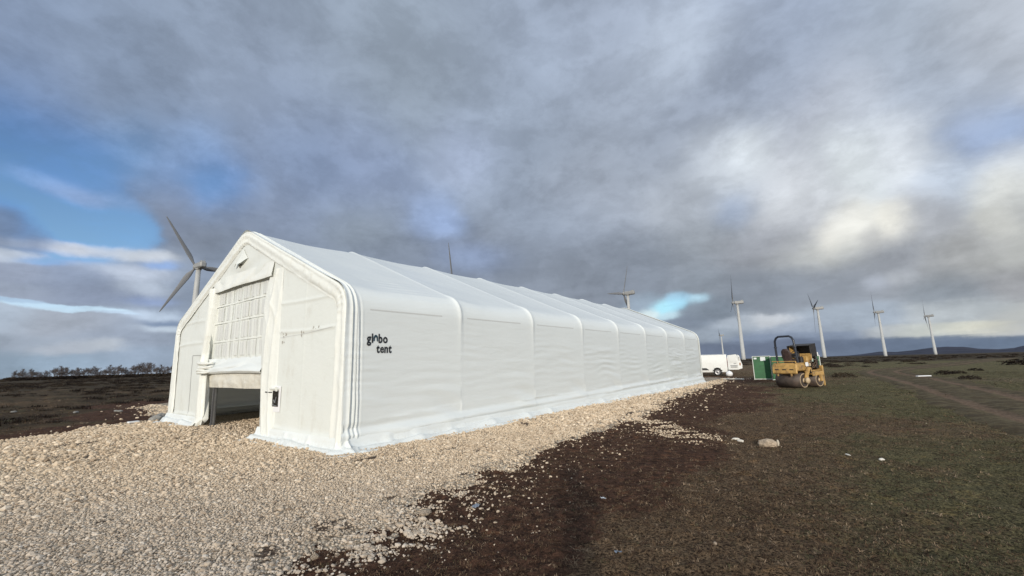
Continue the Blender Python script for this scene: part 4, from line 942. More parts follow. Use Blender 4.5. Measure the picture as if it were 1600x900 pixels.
# ------------------------------------------------------------------ WIND TURBINES
M_tow = mat('tower paint', (.44, .44, .43), .55, var=.05, vscale=.3); M_bla = mat('blade paint', (.20, .20, .205), .5); M_nac = mat('nacelle paint', (.30, .30, .295), .5, dirt=(.2, .19, .17), dscale=.8, damt=.4)
def turbine_meshes():
    t = MB(); t.lathe([(1.72, -1.2), (1.66, 2), (1.58, 10), (1.54, 10.02), (1.36, 24), (1.33, 24.02), (1.08, 40), (.95, 48.2)], n=24)
    n = MB(); n.box((1.5, 0, 49.9), (7.6, 2.6, 2.7), .5); n.box((3.8, 0, 51.45), (1.6, 1.8, .5), .1); n.tube([(4.9, .4, 51.1), (4.9, .4, 52.8)], .06, 6)
    y = MB(); y.lathe([(1.15, 48.0), (1.3, 48.3), (1.3, 48.7)], n=20)
    h = MB(); h.lathe([(1.05, -2.4), (1.25, -2.8), (1.2, -3.5), (.85, -4.1), (.3, -4.5)], 'x', (0, 0, 49.9), 20)
    b = MB(); V = []; F = []
    st = [(0.9, .45, .45, 0), (2.2, .5, .42, 0), (4.5, 1.05, .26, .35), (6.5, 1.12, .2, .3), (11, .85, .14, .2), (17, .6, .09, .1), (22, .38, .05, .04), (24.6, .18, .03, 0), (25, .05, .02, 0)]
    for r_, c, th, tw in st:
        for k in range(10):
            a = 2 * math.pi * k / 10; u = math.cos(a) * c + (.25 * c if r_ > 3 else 0); v = math.sin(a) * th
            V.append((v * math.cos(tw) - u * math.sin(tw), u * math.cos(tw) + v * math.sin(tw), r_))
    F = [(i * 10 + k, i * 10 + (k + 1) % 10, (i + 1) * 10 + (k + 1) % 10, (i + 1) * 10 + k) for i in range(len(st) - 1) for k in range(10)] + [tuple(80 + k for k in range(10))]
    b.add(V, F, True)
    return [(q.mesh(nm), mm) for q, nm, mm in ((t, 'tower', M_tow), (n, 'nacelle', M_nac), (y, 'yaw_ring', M_nac), (h, 'hub', M_nac), (b, 'blade', M_bla))]
TM = turbine_meshes()
for me, m_ in TM: me.materials.append(m_)
WIND_AZ = math.radians(-52)          # the rotors look this way (clockwise from +Y)
TURB = [  # rotor hub in the picture, azimuth of rotor axis, blade phase (deg), label
 ((306, 417), -56, -88, 'big three-bladed wind turbine directly left of the white tent gable'),
 ((707, 443), -54, -112, 'wind turbine hidden behind the tent roof but for one thin dark blade tip'),
 ((974, 459), -50, -24, 'wind turbine rising behind the far part of the tent roof ridge'),
 ((1145, 473), -69, -104, 'tallest wind turbine standing behind the white van, one blade straight up'),
 ((1124, 524), -68, -42, 'small far wind turbine whose tower rises behind the roof of the white van'),
 ((1271, 482), -66, -44, 'wind turbine behind the yellow road roller, two blades forming a V'),
 ((1366, 488), -53, -6, 'wind turbine left of the rightmost one, foot at the left end of the hills'),
 ((1445, 494), -42, -16, 'rightmost wind turbine, standing in front of the highest hill'),
]
for i, ((px, py), az, ph, lb) in enumerate(TURB):
    r = ray(px, py); gz = 0.0
    for _ in range(4): t = (49.9 + gz - CAM_H) / r[2]; gz = float(base_h(np.array(r[0] * t), np.array(r[1] * t)))
    a = math.radians(az); e = empty('wind_turbine', (r[0] * t - math.sin(a) * 3.3, r[1] * t - math.cos(a) * 3.3, gz), 0)
    e.rotation_euler = (0, 0, math.atan2(math.cos(a), math.sin(a)) + math.pi)   # local -X looks along the rotor axis
    tag(e, lb, 'wind turbine', 'wind turbines across the moor')
    for me, m_ in TM[:4]: link(me.name.split('.')[0], me, None, e)
    for k in range(3):
        b_ = link('blade', TM[4][0], None, e); b_.location = (-3.3, 0, 49.9); b_.rotation_euler = (math.radians(ph + 120 * k), 0, 0)

# ------------------------------------------------------------------ BARE TREES on the left horizon
M_bark = mat('bark', (.13, .11, .105), 1, spec=.1)
def bare_tree(seed):
    r = random.Random(seed); tr = MB(); cr = MB()
    hgt = 8.0; base = Vector((0, 0, -.3)); top = Vector((r.uniform(-.5, .5), r.uniform(-.5, .5), hgt * .45)); tr.tube([base, base.lerp(top, .5) + Vector((r.uniform(-.15, .15), 0, 0)), top], [.22, .17, .12], 6)
    def br(p, d, l, rad_, dep):
        q = p + d * l; cr.tube([p, p + d * l * .5 + Vector((r.gauss(0, 1), r.gauss(0, 1), r.gauss(0, 1))) * l * .06, q], [max(rad_, .035), max(rad_ * .8, .03), max(rad_ * .55, .024)], 3, cap=False)
        if dep == 0: return
        for _ in range(4 if dep > 1 else 5):
            nd = (d + Vector((r.gauss(0, 1), r.gauss(0, 1), r.gauss(0, .8) + .15)) * .62).normalized(); br(p.lerp(q, r.uniform(.35, 1)), nd, l * r.uniform(.5, .8), rad_ * .6, dep - 1)
    for i in range(11):
        a = i * 2.4 + r.uniform(0, 1); p = base.lerp(top, r.uniform(.2, 1)); br(p, Vector((math.cos(a) * .6, math.sin(a) * .6, r.uniform(.6, 1.5))).normalized(), r.uniform(1.6, 2.6), .075, 3)
    br(top, Vector((0, 0, 1)), 2.2, .1, 3)
    a, b_ = tr.mesh('trunk'), cr.mesh('crown'); a.materials.append(M_bark); b_.materials.append(M_bark); return a, b_
TREES = [bare_tree(i) for i in range(4)]
tr_x = [22,31,37,45,50,57,63,69,75,84,92,98,104,111,118,124,131,138,145,152,159,166,172,178,184,191,197,204,210,216,222,229,236,243,249,256,262,268]
tr_top = {22:579,31:578,45:579,63:579,84:575,98:571,104:571,111:574,131:574,138:575,145:573,159:576,172:572,178:571,191:573,204:573,210:571,222:568,229:566,236:570,243:571,256:571,268:570}
descs = ['bare dark tree', 'leafless tree with a dense crown', 'thin bare tree', 'leafless tree with a spreading crown']
for i, x_ in enumerate(tr_x):
    r = ray(x_, 586.5); hl = math.hypot(r[0], r[1]); D_ = 425 + 40 * math.sin(i * 1.7); ux, uy = r[0] / hl, r[1] / hl
    X_, Y_ = ux * D_, uy * D_; gz = float(base_h(np.array(X_), np.array(Y_)))
    tp = np.interp(x_, sorted(tr_top), [tr_top[k] for k in sorted(tr_top)]); r2 = ray(x_, tp); H_ = CAM_H + r2[2] / math.hypot(r2[0], r2[1]) * D_ - gz
    e = empty('bare_tree', (X_, Y_, gz), i * 1.3); s_ = max(3.5, H_ * random.uniform(.82, 1.18)) / 7.6; e.scale = (s_ * random.uniform(.75, 1.0), s_ * .9, s_)
    tag(e, 'leafless dark tree in the long row on the left horizon beyond the moor', 'tree', 'row of bare trees on the left horizon')
    link('trunk', TREES[i % 4][0], None, e); link('crown', TREES[i % 4][1], None, e)
# undergrowth under the trees
X = []; 
for q in np.linspace(18, 272, 420):
    r = ray(q, 586.5); hl = math.hypot(r[0], r[1]); D_ = 405 + rng.uniform(-25, 25); X.append((r[0] / hl * D_, r[1] / hl * D_))
X = np.array(X); n = len(X); sc_ = rng.uniform(1.0, 3.6, n)
scatter('undergrowth', np.stack([X[:, 0], X[:, 1], base_h(X[:, 0], X[:, 1])], -1), np.stack([np.zeros(n), np.zeros(n), rng.random(n) * 6], -1), np.stack([sc_ * 1.5, sc_ * 1.5, sc_], -1), rng.integers(0, 3, n), [fol[0], fol[1], fol[2]], 'dark undergrowth beneath the row of bare trees on the left horizon', 'undergrowth')

# ------------------------------------------------------------------ VAN
M_wp = mat('white car paint', (.80, .80, .77), .3, coat=.4, var=.03, dirt=(.45, .4, .33), dscale=1.2, damt=.25); M_trim = mat('dark trim', (.022, .022, .025), .55); M_tyre = mat('tyre rubber', (.02, .02, .02), .85, dirt=(.09, .06, .04), damt=.6)
M_glass = mat('dark glass', (.02, .022, .025), .08); M_rim = mat('grey rim', (.30, .30, .31), .4, .5); M_red = mat('red lamp', (.25, .03, .02), .25); M_amb = mat('amber lamp', (.35, .14, .05), .3); M_in = mat('cargo lining', (.16, .15, .14), .8)
vx_, vy_ = G(1122, 587.5); r0 = math.hypot(vx_, vy_); v_ = np.array([vx_, vy_]) / r0
van = empty('parked_van', (vx_, vy_, 0), math.atan2(v_[0], -v_[1]) )      # local +X: forward (to the left), local +Y: away... set below
fx, fy = -v_[1], v_[0]        # forward, to the left of the view
van.rotation_euler = (0, 0, math.atan2(fy, fx))
tag(van, 'white panel van parked beyond the tent with its rear doors open', 'van')
# local: x forward from rear axle, y = left side of the van (towards the camera, since forward is to the left: left side faces ... )
NEAR = 1  # local +Y after rotation: left of forward = towards the camera
def vb(): return MB()
yn, yf = 0.0, -1.82           # near flank and far flank
side = [(-.80, .34), (-.80, 1.74), (-.74, 1.83), (2.0, 1.86), (2.5, 1.78), (3.05, 1.22), (3.55, 1.05), (3.62, .75), (3.6, .34)]
m_ = MB(); NP = 9
for i, (a, b_) in enumerate(zip([0, .05, .12], [.06, .02, 0])): pass
secs = [(0, .04), (-.03, 0), (-.24, 0)] 
def van_ring(y, ins): 
    cx, cz = 1.4, 1.0
    return [(cx + (x - cx) * (1 - ins * .12), y, z - (ins * .5 if z > 1.5 else 0)) for x, z in side]
ys = [(yn - .10, .16), (yn - .03, .04), (yn, 0)]
ringsV = []
prof_y = lambda z, near: (0 if z < 1.0 else -.10 * ((z - 1.0) / .86) ** 2)
V = []; F = []
def flank(sgn, y0):
    out = []
    for zz_ in np.linspace(.34, 1.80, 9):
        row = []
        for xx_ in np.linspace(-.80, 3.6, 34):
            top = np.interp(xx_, [s_[0] for s_ in side[2:]], [s_[1] for s_ in side[2:]])
            z = min(zz_, top - .03); y = y0 + sgn * (-(.0 if z < 1 else .10 * ((z - 1) / .86) ** 2) - .03 * (1 if z < .4 else 0))
            row.append((xx_, y, z))
        out.append(row)
    return out
arch_c = [(0, .33, .40), (2.75, .33, .40)]
for sgn, y0 in ((1, yn), (-1, yf)):
    g_ = flank(sgn, y0); ny, nx2 = len(g_), len(g_[0]); k = len(V); V += [p for row in g_ for p in row]
    for a in range(ny - 1):
        for b_ in range(nx2 - 1):
            cx = (g_[a][b_][0] + g_[a][b_ + 1][0]) / 2; cz = (g_[a][b_][2] + g_[a + 1][b_][2]) / 2
            if any((cx - q[0]) ** 2 + (cz - q[1]) ** 2 < (q[2] - .02) ** 2 for q in arch_c): continue
            f_ = (k + a * nx2 + b_, k + a * nx2 + b_ + 1, k + (a + 1) * nx2 + b_ + 1, k + (a + 1) * nx2 + b_); F.append(f_ if sgn < 0 else f_[::-1])
m_ = MB(); m_.add(V, F, True)
roof_x = np.linspace(-.80, 3.6, 34); V = []; F = []
for xx_ in roof_x:
    top = np.interp(xx_, [s_[0] for s_ in side[2:]], [s_[1] for s_ in side[2:]])
    yi = .10 if top > 1.5 else .03
    for q in np.linspace(0, 1, 9):
        V.append((xx_, yn - yi - q * (1.82 - 2 * yi), top - .03 + .045 * math.sin(math.pi * q)))
F = [(i * 9 + k, i * 9 + k + 1, (i + 1) * 9 + k + 1, (i + 1) * 9 + k) for i in range(33) for k in range(8)]
m_.add(V, F, True); m_.box((1.4, (yn + yf) / 2, .36), (4.3, 1.70, .08)); m_.box((3.3, (yn + yf) / 2, .7), (.5, 1.6, .6), .1)
body = m_.build('body', M_wp, van)
mb = MB(); mb.box((-.30, (yn + yf) / 2, 1.05), (.02, 1.6, 1.3)); mb.box((-.5, (yn + yf) / 2, .42), (.6, 1.6, .03)); mb.build('cargo_lining', M_in, van)
mb = MB()   # rounded pressed panel line
pr = [(.10 + .95 * a, b_) for a, b_ in ((-.55, 1.12), (-.75, 1.25), (-.75, 1.50), (-.6, 1.62), (1.05, 1.62), (1.2, 1.5), (1.2, 1.25), (1.1, 1.12), (-.55, 1.12))]
mb.tube([(a, yn - .012 - .10 * ((b_ - 1) / .86) ** 2, b_) for a, b_ in pr], .014, 5); mb.build('side_panel_bead', M_wp, van)
mb = MB(); mb.tube([(0 + .40 * math.cos(q), yn + .012, .33 + .40 * math.sin(q)) for q in np.linspace(math.pi, 0, 15)], .022, 6); mb.tube([(2.75 + .40 * math.cos(q), yn + .012, .33 + .40 * math.sin(q)) for q in np.linspace(math.pi, 0, 15)], .022, 6); mb.build('wheel_arch', M_wp, van)
mb = MB(); mb.prism([(.62, .50), (.85, .68), (2.2, .70), (2.2, .52)], yn + .002, yn + .022); mb.build('side_protector', M_trim, van)
mb = MB(); mb.box((-.86, (yn + yf) / 2, .44), (.26, 1.80, .26), .05); mb.build('rear_bumper', M_trim, van)
mb = MB(); mb.box((-.815, yn - .09, 1.12), (.05, .14, .74), .02); mb.build('tail_lamp', M_red, van)
mb = MB(); mb.box((-.815, yf + .09, 1.12), (.05, .14, .74), .02); mb.build('tail_lamp', M_red, van)
mb = MB()
for wx in (0, 2.75): mb.box((wx, (yn + yf) / 2, .47), (.78, 1.2, .6), .1)
mb.build('wheel_well', M_trim, van)
for wx in (0, 2.75):
    for wy in (yn - .12, yf + .12):
        e_ = MB(); e_.lathe([(.20, -.10), (.30, -.10), (.325, -.06), (.325, .06), (.30, .10), (.20, .10)], 'y', (wx, wy, .325), 28); ty_ = e_.build('tyre', M_tyre, van)
        e_ = MB(); sg = 1 if wy > -1 else -1
        e_.lathe([(.215, sg * .06), (.215, sg * .112), (.20, sg * .118), (.18, sg * .104), (.09, sg * .108), (.06, sg * .118)], 'y', (wx, wy, .325), 24); e_.build('rim', M_rim, ty_)
        e_ = MB(); e_.lathe([(.05, sg * .115), (.04, sg * .13)], 'y', (wx, wy, .325), 14); e_.build('hub_cap', M_black, ty_)
mb = MB(); mb.box((2.2, yn - .06, 1.38), (.7, .03, .38), .02); mb.build('side_window', M_glass, van)
def rear_door(hx_, hy_, ang_, sgn, label, wd=.80):
    e_ = MB(); R = Matrix.Rotation(ang_, 3, 'Z')
    # door lies in local x (0..wd) before turning, y thickness
    poly = [(.0, .52), (wd, .52), (wd, 1.30), (wd - .03, 1.70), (wd - .12, 1.80), (.06, 1.74), (.0, 1.3)]
    n_ = len(poly); V = [(a, -.035, b_) for a, b_ in poly] + [(a, .035, b_) for a, b_ in poly]
    V = [tuple((R @ Vector(p)) + Vector((hx_, hy_, 0))) for p in V]
    e_.add(V, [tuple(range(n_)), tuple(range(2 * n_ - 1, n_ - 1, -1))] + [(i, i + n_, (i + 1) % n_ + n_, (i + 1) % n_) for i in range(n_)])
    d = e_.build('rear_door', M_wp, van)
    def bit(nm, x_, z_, sx__, sz__, m__, off_):
        q = MB(); c = (R @ Vector((x_, off_, z_))) + Vector((hx_, hy_, 0)); q.box((0, 0, 0), (sx__, .02, sz__), .008); me = q.mesh(nm)
        o = link(nm, me, m__, d); o.location = c; o.rotation_euler = (0, 0, ang_); return o
    return d, bit
d, bit = rear_door(-.86, .02, math.radians(172), 1, '')
bit('pressed_panel', .42, 1.40, .60, .52, M_wp, -.045); bit('number_plate', .46, .74, .52, .12, mat('plate', (.42, .42, .40), .5, var=.4, vscale=25), -.048); bit('lamp_strip', .46, .86, .56, .05, M_rim, -.05); bit('handle', .55, 1.04, .2, .04, M_rim, -.05)
q = MB(); Rd = Matrix.Rotation(math.radians(172), 3, 'Z')
pe = [(.80, .54), (1.06, .62), (1.08, .92), (.98, 1.28), (.93, 1.66), (.80, 1.78)]
Vd = [tuple((Rd @ Vector((a, -.03 + (a - .8) * .55, b_))) + Vector((-.86, .02, 0))) for a, b_ in pe] + [tuple((Rd @ Vector((a, .03 + (a - .8) * .55, b_))) + Vector((-.86, .02, 0))) for a, b_ in pe]
q.add(Vd, [tuple(range(6)), tuple(range(11, 5, -1))] + [(i, i + 6, (i + 1) % 6 + 6, (i + 1) % 6) for i in range(6)]); q.build('door_edge', M_wp, d)
bit('lamp', .93, .98, .09, .22, M_amb, -.0); bit('edge_recess', .885, 1.42, .05, .34, mat('door recess', (.30, .29, .27), .7), -.01)
d2, bit2 = rear_door(-.86, yf + .02, math.radians(186), -1, '', .86)
bit2('inner_panel', .45, 1.2, .6, .8, mat('door lining', (.35, .33, .30), .7), -.045); bit2('lamp', .80, .92, .10, .26, M_amb, -.05)

# ------------------------------------------------------------------ SITE CLUTTER
M_green = mat('green sheet', (.022, .12, .042), .45, var=.25, vscale=1.2, dirt=(.015, .06, .03), dscale=1.4, damt=.8); M_frame = mat('white frame', (.62, .64, .60), .5, dirt=(.3, .25, .2), damt=.4)
def green_board(px0, px1, pyb, pyt, name, label, cat, depth, bars):
    a = np.array(G(px0, pyb)); r = ray(px1, pyb); 
    # the board stands square to the line of sight
    va = a / np.linalg.norm(a); pr_ = np.array([va[1], -va[0]]); den = r[0] * va[0] + r[1] * va[1]; t = np.linalg.norm(a) / den; b_ = np.array([r[0] * t, r[1] * t]); wd = float((b_ - a) @ pr_)
    rt = ray(px0, pyt); hgt = CAM_H + rt[2] / (rt[0] * va[0] + rt[1] * va[1]) * np.linalg.norm(a)
    e = empty(name, (a[0], a[1], 0), math.atan2(pr_[1], pr_[0])); tag(e, label, cat); low = .05
    mb = MB(); mb.box((wd / 2, depth / 2, hgt / 2 + .02), (wd - .06, depth, hgt - .08), .01); mb.build('sheet' if depth < .2 else 'box', M_green, e)
    for nm, c, d in (('frame_rail', (wd / 2, -.01, .05), (wd, .06, .05)), ('frame_rail', (wd / 2, -.01, hgt), (wd, .06, .04)), ('frame_post', (.02, -.012, hgt / 2), (.045, .06, hgt)), ('frame_post', (wd - .02, -.012, hgt / 2), (.045, .06, hgt))):
        if bars and c[0] < .1: continue
        mb = MB(); mb.box(c, d, .006); mb.build(nm, M_frame, e)
    return e, wd, hgt
e, wd, hg = green_board(1179, 1208, 593.5, 557, 'green_board', 'dark green upright board with white frame and two labels left of the roller', 'board', .05, 0)
M_lab = mat('paper label', (.70, .74, .74), .6, var=.06, vscale=30)
mb = MB(); mb.box((wd * .17, -.02, hg - .14), (.17, .012, .11)); mb.build('label', M_lab, e)
mb = MB(); mb.box((wd * .58, -.02, hg - .18), (.30, .012, .26)); mb.build('label', M_lab, e)
for sx_ in (.15, wd - .15):
    mb = MB(); mb.tube([(sx_, .05, hg * .8), (sx_, .7, .02)], .018, 6); mb.build('prop', M_steel, e)
e, wd, hg = green_board(1208, 1286, 594.5, 557, 'green_container', 'low green container with white edges half hidden behind the road roller', 'container', 1.2, 1)
for k, (x0, z0, x1, z1) in enumerate(((wd - .55, hg - .55, wd - .04, hg - .25), (wd - .55, .95, wd - .04, 1.25), (wd - .55, .55, wd - .04, .85))):
    mb = MB(); mb.tube([(x0, -.03, z0), (x1, -.03, z1)], .018, 5); mb.build('brace', mat('pale green bar', (.25, .45, .28), .5) if k == 0 else bpy.data.materials['pale green bar'], e)

def simple(name, mb, m, x, y, z, rz, label, cat, group=None):
    o = mb.build(name, m); o.location = (x, y, z); o.rotation_euler = (0, 0, rz); return tag(o, label, cat, group)
M_white = mat('white plastic', (.80, .80, .80), .4)
x, y = G(1140, 588); mb = MB(); mb.lathe([(.10, 0), (.20, .03), (.26, .14), (.26, .26), (.2, .36), (.08, .42), (.05, .46)], n=20); simple('white_sack', mb, M_white, x, y, 0, 0, 'round white sack on the mud below the open van door', 'sack')
x0, y0 = G(1131, 594); x1, y1 = G(1163, 594.5); mb = MB(); mb.tube([(x0, y0, .08), ((x0 + x1) / 2, (y0 + y1) / 2, .09), (x1, y1, .08)], .045, 8); o = mb.build('pole', mat('white pole', (.6, .58, .52), .5)); tag(o, 'long pale pole lying on the mud between van and gravel', 'pole')
x0, y0 = G(1433, 589.5); x1, y1 = G(1454, 588.8); c_ = ((x0 + x1) / 2, (y0 + y1) / 2); mb = MB(); L_ = math.hypot(x1 - x0, y1 - y0); mb.box((0, 0, .07), (L_, .16, .06), .01); simple('white_plank', mb, M_white, c_[0], c_[1], float(base_h(np.array(c_[0]), np.array(c_[1]))), math.atan2(y1 - y0, x1 - x0), 'white plank lying beside the curved dirt track', 'plank')
x0, y0 = G(199, 664.5); x1, y1 = G(216, 662.5); mb = MB(); L_ = math.hypot(x1 - x0, y1 - y0); mb.box((0, 0, .05), (L_, .14, .05), .01); simple('short_board', mb, M_white, (x0 + x1) / 2, (y0 + y1) / 2, .03, math.atan2(y1 - y0, x1 - x0), 'short pale board at the edge of the gravel left of the tent', 'board')
def rock(px, py, s, seed, label, color, sc=(1.3, .9, .7), cat='rock'):
    x, y = G(px, py); me = rock_mesh('boulder', seed, 1, 2, .09); me.materials.append(color); o = link('boulder', me); o.location = (x, y, s * sc[2] * .45); o.scale = (s * sc[0], s * sc[1], s * sc[2]); o.rotation_euler = (0, 0, seed); tag(o, label, cat); return o
M_rk1 = mat('buff rock', (.42, .33, .24), .9, var=.35, vscale=3, bump=.02, bscale=6, dirt=(.10, .07, .05), dscale=4, damt=.7); M_rk2 = mat('grey rock', (.26, .25, .23), .9, var=.3, vscale=3, bump=.02, bscale=6)
rock(1200, 697, .16, 3, 'broad buff rock with a flat face on the dark soil', M_rk1, (1.05, .6, .55)); rock(1216, 696, .06, 12, 'thin upright pale stone at the right end of the buff rock', mat('pale rock', (.55, .48, .38), .9), (.4, .7, 1.3))
rock(1157, 690, .05, 5, 'small white stone left of the buff rock, nearer to it', mat('chalk', (.68, .63, .55), .9), (1.5, .8, .6)); rock(1150, 687, .05, 6, 'small white stone left of the buff rock, farther from it', bpy.data.materials['chalk'], (1.4, .8, .5))
rock(243, 659, .22, 8, 'round grey stone at the left foot of the tent', M_rk2, (1, .9, .75)); rock(251, 655, .20, 9, 'grey stone tucked behind the tent skirt at its left foot', M_rk2, (1, .9, .7))
rock(491, 874, .035, 10, 'palest stone of the lower gravel edge', M_rk1, (1.1, 1, .8)); rock(665, 803, .065, 11, 'flat buff stone on the dark soil beside the gravel edge', M_rk1, (1.3, 1, .45))
rock(1378, 719, .04, 13, 'small white stone farthest right in the near grass', bpy.data.materials['chalk'], (1.2, .9, .5)); rock(1325, 711, .03, 14, 'sliver of pale stone in the near grass left of the white one', bpy.data.materials['chalk'], (2.4, .7, .35))
# crumpled scraps
def scrap(px, py, s, seed, label, col_):
    x, y = G(px, py); r = random.Random(seed); P = np.zeros((6, 5, 3))
    for i in range(6):
        for j in range(5): P[i, j] = (i / 5 - .5 + r.uniform(-.08, .08), (j / 4 - .5) * .6 + r.uniform(-.08, .08), .15 + r.uniform(-.12, .2))
    o = link('scrap', grid_mesh('scrap', P * s, False), mat('scrap film %d' % seed, col_, .4)); o.location = (x, y, float(ground_h(np.array(x), np.array(y))) + .015); o.rotation_euler = (0, 0, seed); tag(o, label, 'litter')
scrap(943, 782, .06, 21, 'crumpled white plastic scrap in the soil right of the long shadow', (.75, .78, .82)); scrap(966, 866, .06, 22, 'crumpled blue grey film scrap low in the picture by the shadow', (.18, .21, .26)); scrap(744, 795, .09, 23, 'thin bluish plastic strip on the dark soil below the gravel edge', (.20, .23, .28)); scrap(418, 702, .11, 24, 'crumpled white scrap on gravel at the foot of the door jamb', (.75, .74, .70))
for i, (px, py, s) in enumerate(((118, 646, .3), (180, 644, .3), (186, 644.5, .25), (21, 647, .25))): 
    pass
for i, (px, py, lb) in enumerate(((118, 646, 'lone white stone in the dark moor left of the tent'), (181, 644.5, 'left one of a pair of white stones in the moor near the tent'), (187, 644.5, 'right one of a pair of white stones in the moor near the tent'), (21, 647.5, 'white stone in the moor at the far left edge'))):
    rock(px, py, .075, 30 + i, lb, M_rk2, (1.5, 1, .6)).location.z = float(ground_h(*map(np.array, G(px, py)))) + .06

# ------------------------------------------------------------------ ROAD ROLLER
M_yel = mat('faded yellow paint', (.47, .285, .09), .55, var=.25, vscale=3, dirt=(.13, .08, .05), dscale=4, damt=.85); M_drum = mat('muddy steel drum', (.085, .065, .055), .6, .3, var=.3, vscale=4, dirt=(.13, .085, .06), dscale=2.5, damt=.8)
M_cream = mat('worn drum disc', (.50, .38, .24), .65, var=.15, vscale=5, dirt=(.22, .14, .09), damt=.5); M_dk = mat('grimy black', (.022, .018, .016), .6, var=.4, vscale=8); M_eng = mat('engine metal', (.12, .085, .06), .6, .3, var=.6, vscale=9); M_seat = mat('seat vinyl', (.045, .025, .022), .6, var=.3, vscale=8)
rl = empty('road_roller', (13.82, 21.95, 0), math.radians(27)); tag(rl, 'weathered yellow tandem road roller with black roll bar and raised engine hood', 'road roller')
# local x: towards the rear (right and away), local -y: towards the camera on the right end of the drums
R0 = .37
def drum(x, name):
    e_ = MB(); e_.lathe([(R0 - .05, -.60), (R0, -.59), (R0, .59), (R0 - .05, .60)], 'y', (x, 0, R0), 40); d_ = e_.build(name, M_drum, rl)
    for s_ in (-1, 1):
        q = MB(); q.lathe([(R0 - .03, s_ * .585), (R0 - .035, s_ * .612), (R0 - .07, s_ * .60), (.12, s_ * .57), (.10, s_ * .66), (.04, s_ * .67)], 'y', (x, 0, R0), 32); q.build('drum_disc', M_cream, d_)
    return d_
drum(0, 'front_drum'); drum(1.32, 'rear_drum')
def part(nm, m, fn, par=rl):
    q = MB(); fn(q); q.v = [(p[0] if p[0] < .45 else .45 + (p[0] - .45) * .74, p[1], p[2]) for p in q.v]; return q.build(nm, m, par)
part('front_frame', M_yel, lambda q: (q.box((-.02, 0, 1.0), (.95, 1.22, .34), .05), q.box((-.46, 0, .86), (.10, 1.20, .30), .03), q.box((0, 0, 1.19), (.80, 1.16, .06), .02)))
for yy in (-.36, 0, .36): part('frame_slot', M_dk, lambda q, yy=yy: q.box((-.505, yy, .90), (.03, .20, .055), .01))
part('deck_rail', M_yel, lambda q: (q.tube([(-.46, -.58, 1.30), (-.46, .58, 1.30)], .022, 6), q.tube([(-.46, -.58, 1.2), (-.46, -.58, 1.30)], .022, 6), q.tube([(-.46, .3, 1.2), (-.46, .3, 1.30)], .022, 6)))
part('scraper_bar', M_yel, lambda q: (q.box((-.44, 0, .715), (.06, 1.16, .05), .01), q.box((-.45, -.30, .66), (.05, .07, .16), .01), q.box((-.45, .36, .66), (.05, .07, .16), .01)))
part('drum_arm', M_yel, lambda q: (q.prism([(-.10, .30), (.12, .28), (.22, .62), (.46, .96), (.30, 1.02), (.06, .78)], -.72, -.655),))
part('drum_arm', M_yel, lambda q: (q.prism([(-.10, .30), (.12, .28), (.20, .62), (.30, .90), (.10, .95), (-.08, .70)], .655, .72),))
part('drum_motor', M_cream, lambda q: q.lathe([(.15, -.72), (.15, -.80), (.09, -.84), (.03, -.85)], 'y', (0, 0, R0), 18))
part('articulation', M_dk, lambda q: (q.box((.72, 0, .62), (.5, .35, .35), .05), q.lathe([(.10, .4), (.10, .95)], 'z', (.70, 0, 0), 14)))
part('rear_frame', M_yel, lambda q: (q.box((1.55, .52, .92), (1.35, .10, .36), .03), q.box((1.55, -.56, .66), (1.15, .10, .22), .03), q.box((2.28, 0, .80), (.12, 1.16, .50), .04), q.box((.95, 0, .80), (.12, 1.1, .36), .03), q.box((1.55, 0, .82), (1.2, 1.0, .05))))
part('rear_arm', M_yel, lambda q: (q.prism([(1.50, .30), (1.74, .30), (1.70, .62), (1.50, .62)], -.72, -.655), q.box((2.36, -.50, .55), (.07, .10, 1.0), .02)))
part('tow_frame', M_yel, lambda q: (q.box((2.42, .30, .55), (.06, .08, .9), .02), q.box((2.40, -.1, .30), (.05, .8, .06), .01)))
# engine exposed
def eng(q):
    r = random.Random(4); q.box((1.50, 0, 1.12), (.80, .55, .50), .06); q.box((1.2, -.2, 1.3), (.25, .3, .3), .04); q.lathe([(.13, -.34), (.13, -.42)], 'y', (1.7, 0, 1.05), 14); q.lathe([(.09, -.34), (.09, -.44)], 'y', (1.35, 0, 1.25), 14)
    for i in range(9):
        a = (r.uniform(1.1, 1.9), r.uniform(-.5, -.3), r.uniform(.85, 1.4)); b_ = (r.uniform(1.1, 1.9), r.uniform(-.52, -.3), r.uniform(.85, 1.5)); q.tube([a, ((a[0] + b_[0]) / 2, -.55, (a[2] + b_[2]) / 2 + .1), b_], .018, 5)
part('engine', M_eng, eng)
part('fuel_filter', mat('pale filter', (.35, .42, .38), .4), lambda q: q.lathe([(.05, 1.25), (.055, 1.28), (.055, 1.4), (.03, 1.43)], 'z', (1.42, -.45, 0), 12))
part('radiator', M_dk, lambda q: (q.box((2.08, 0, 1.25), (.10, .85, .70), .02), q.box((1.9, -.47, 1.15), (.30, .05, .5), .02)))
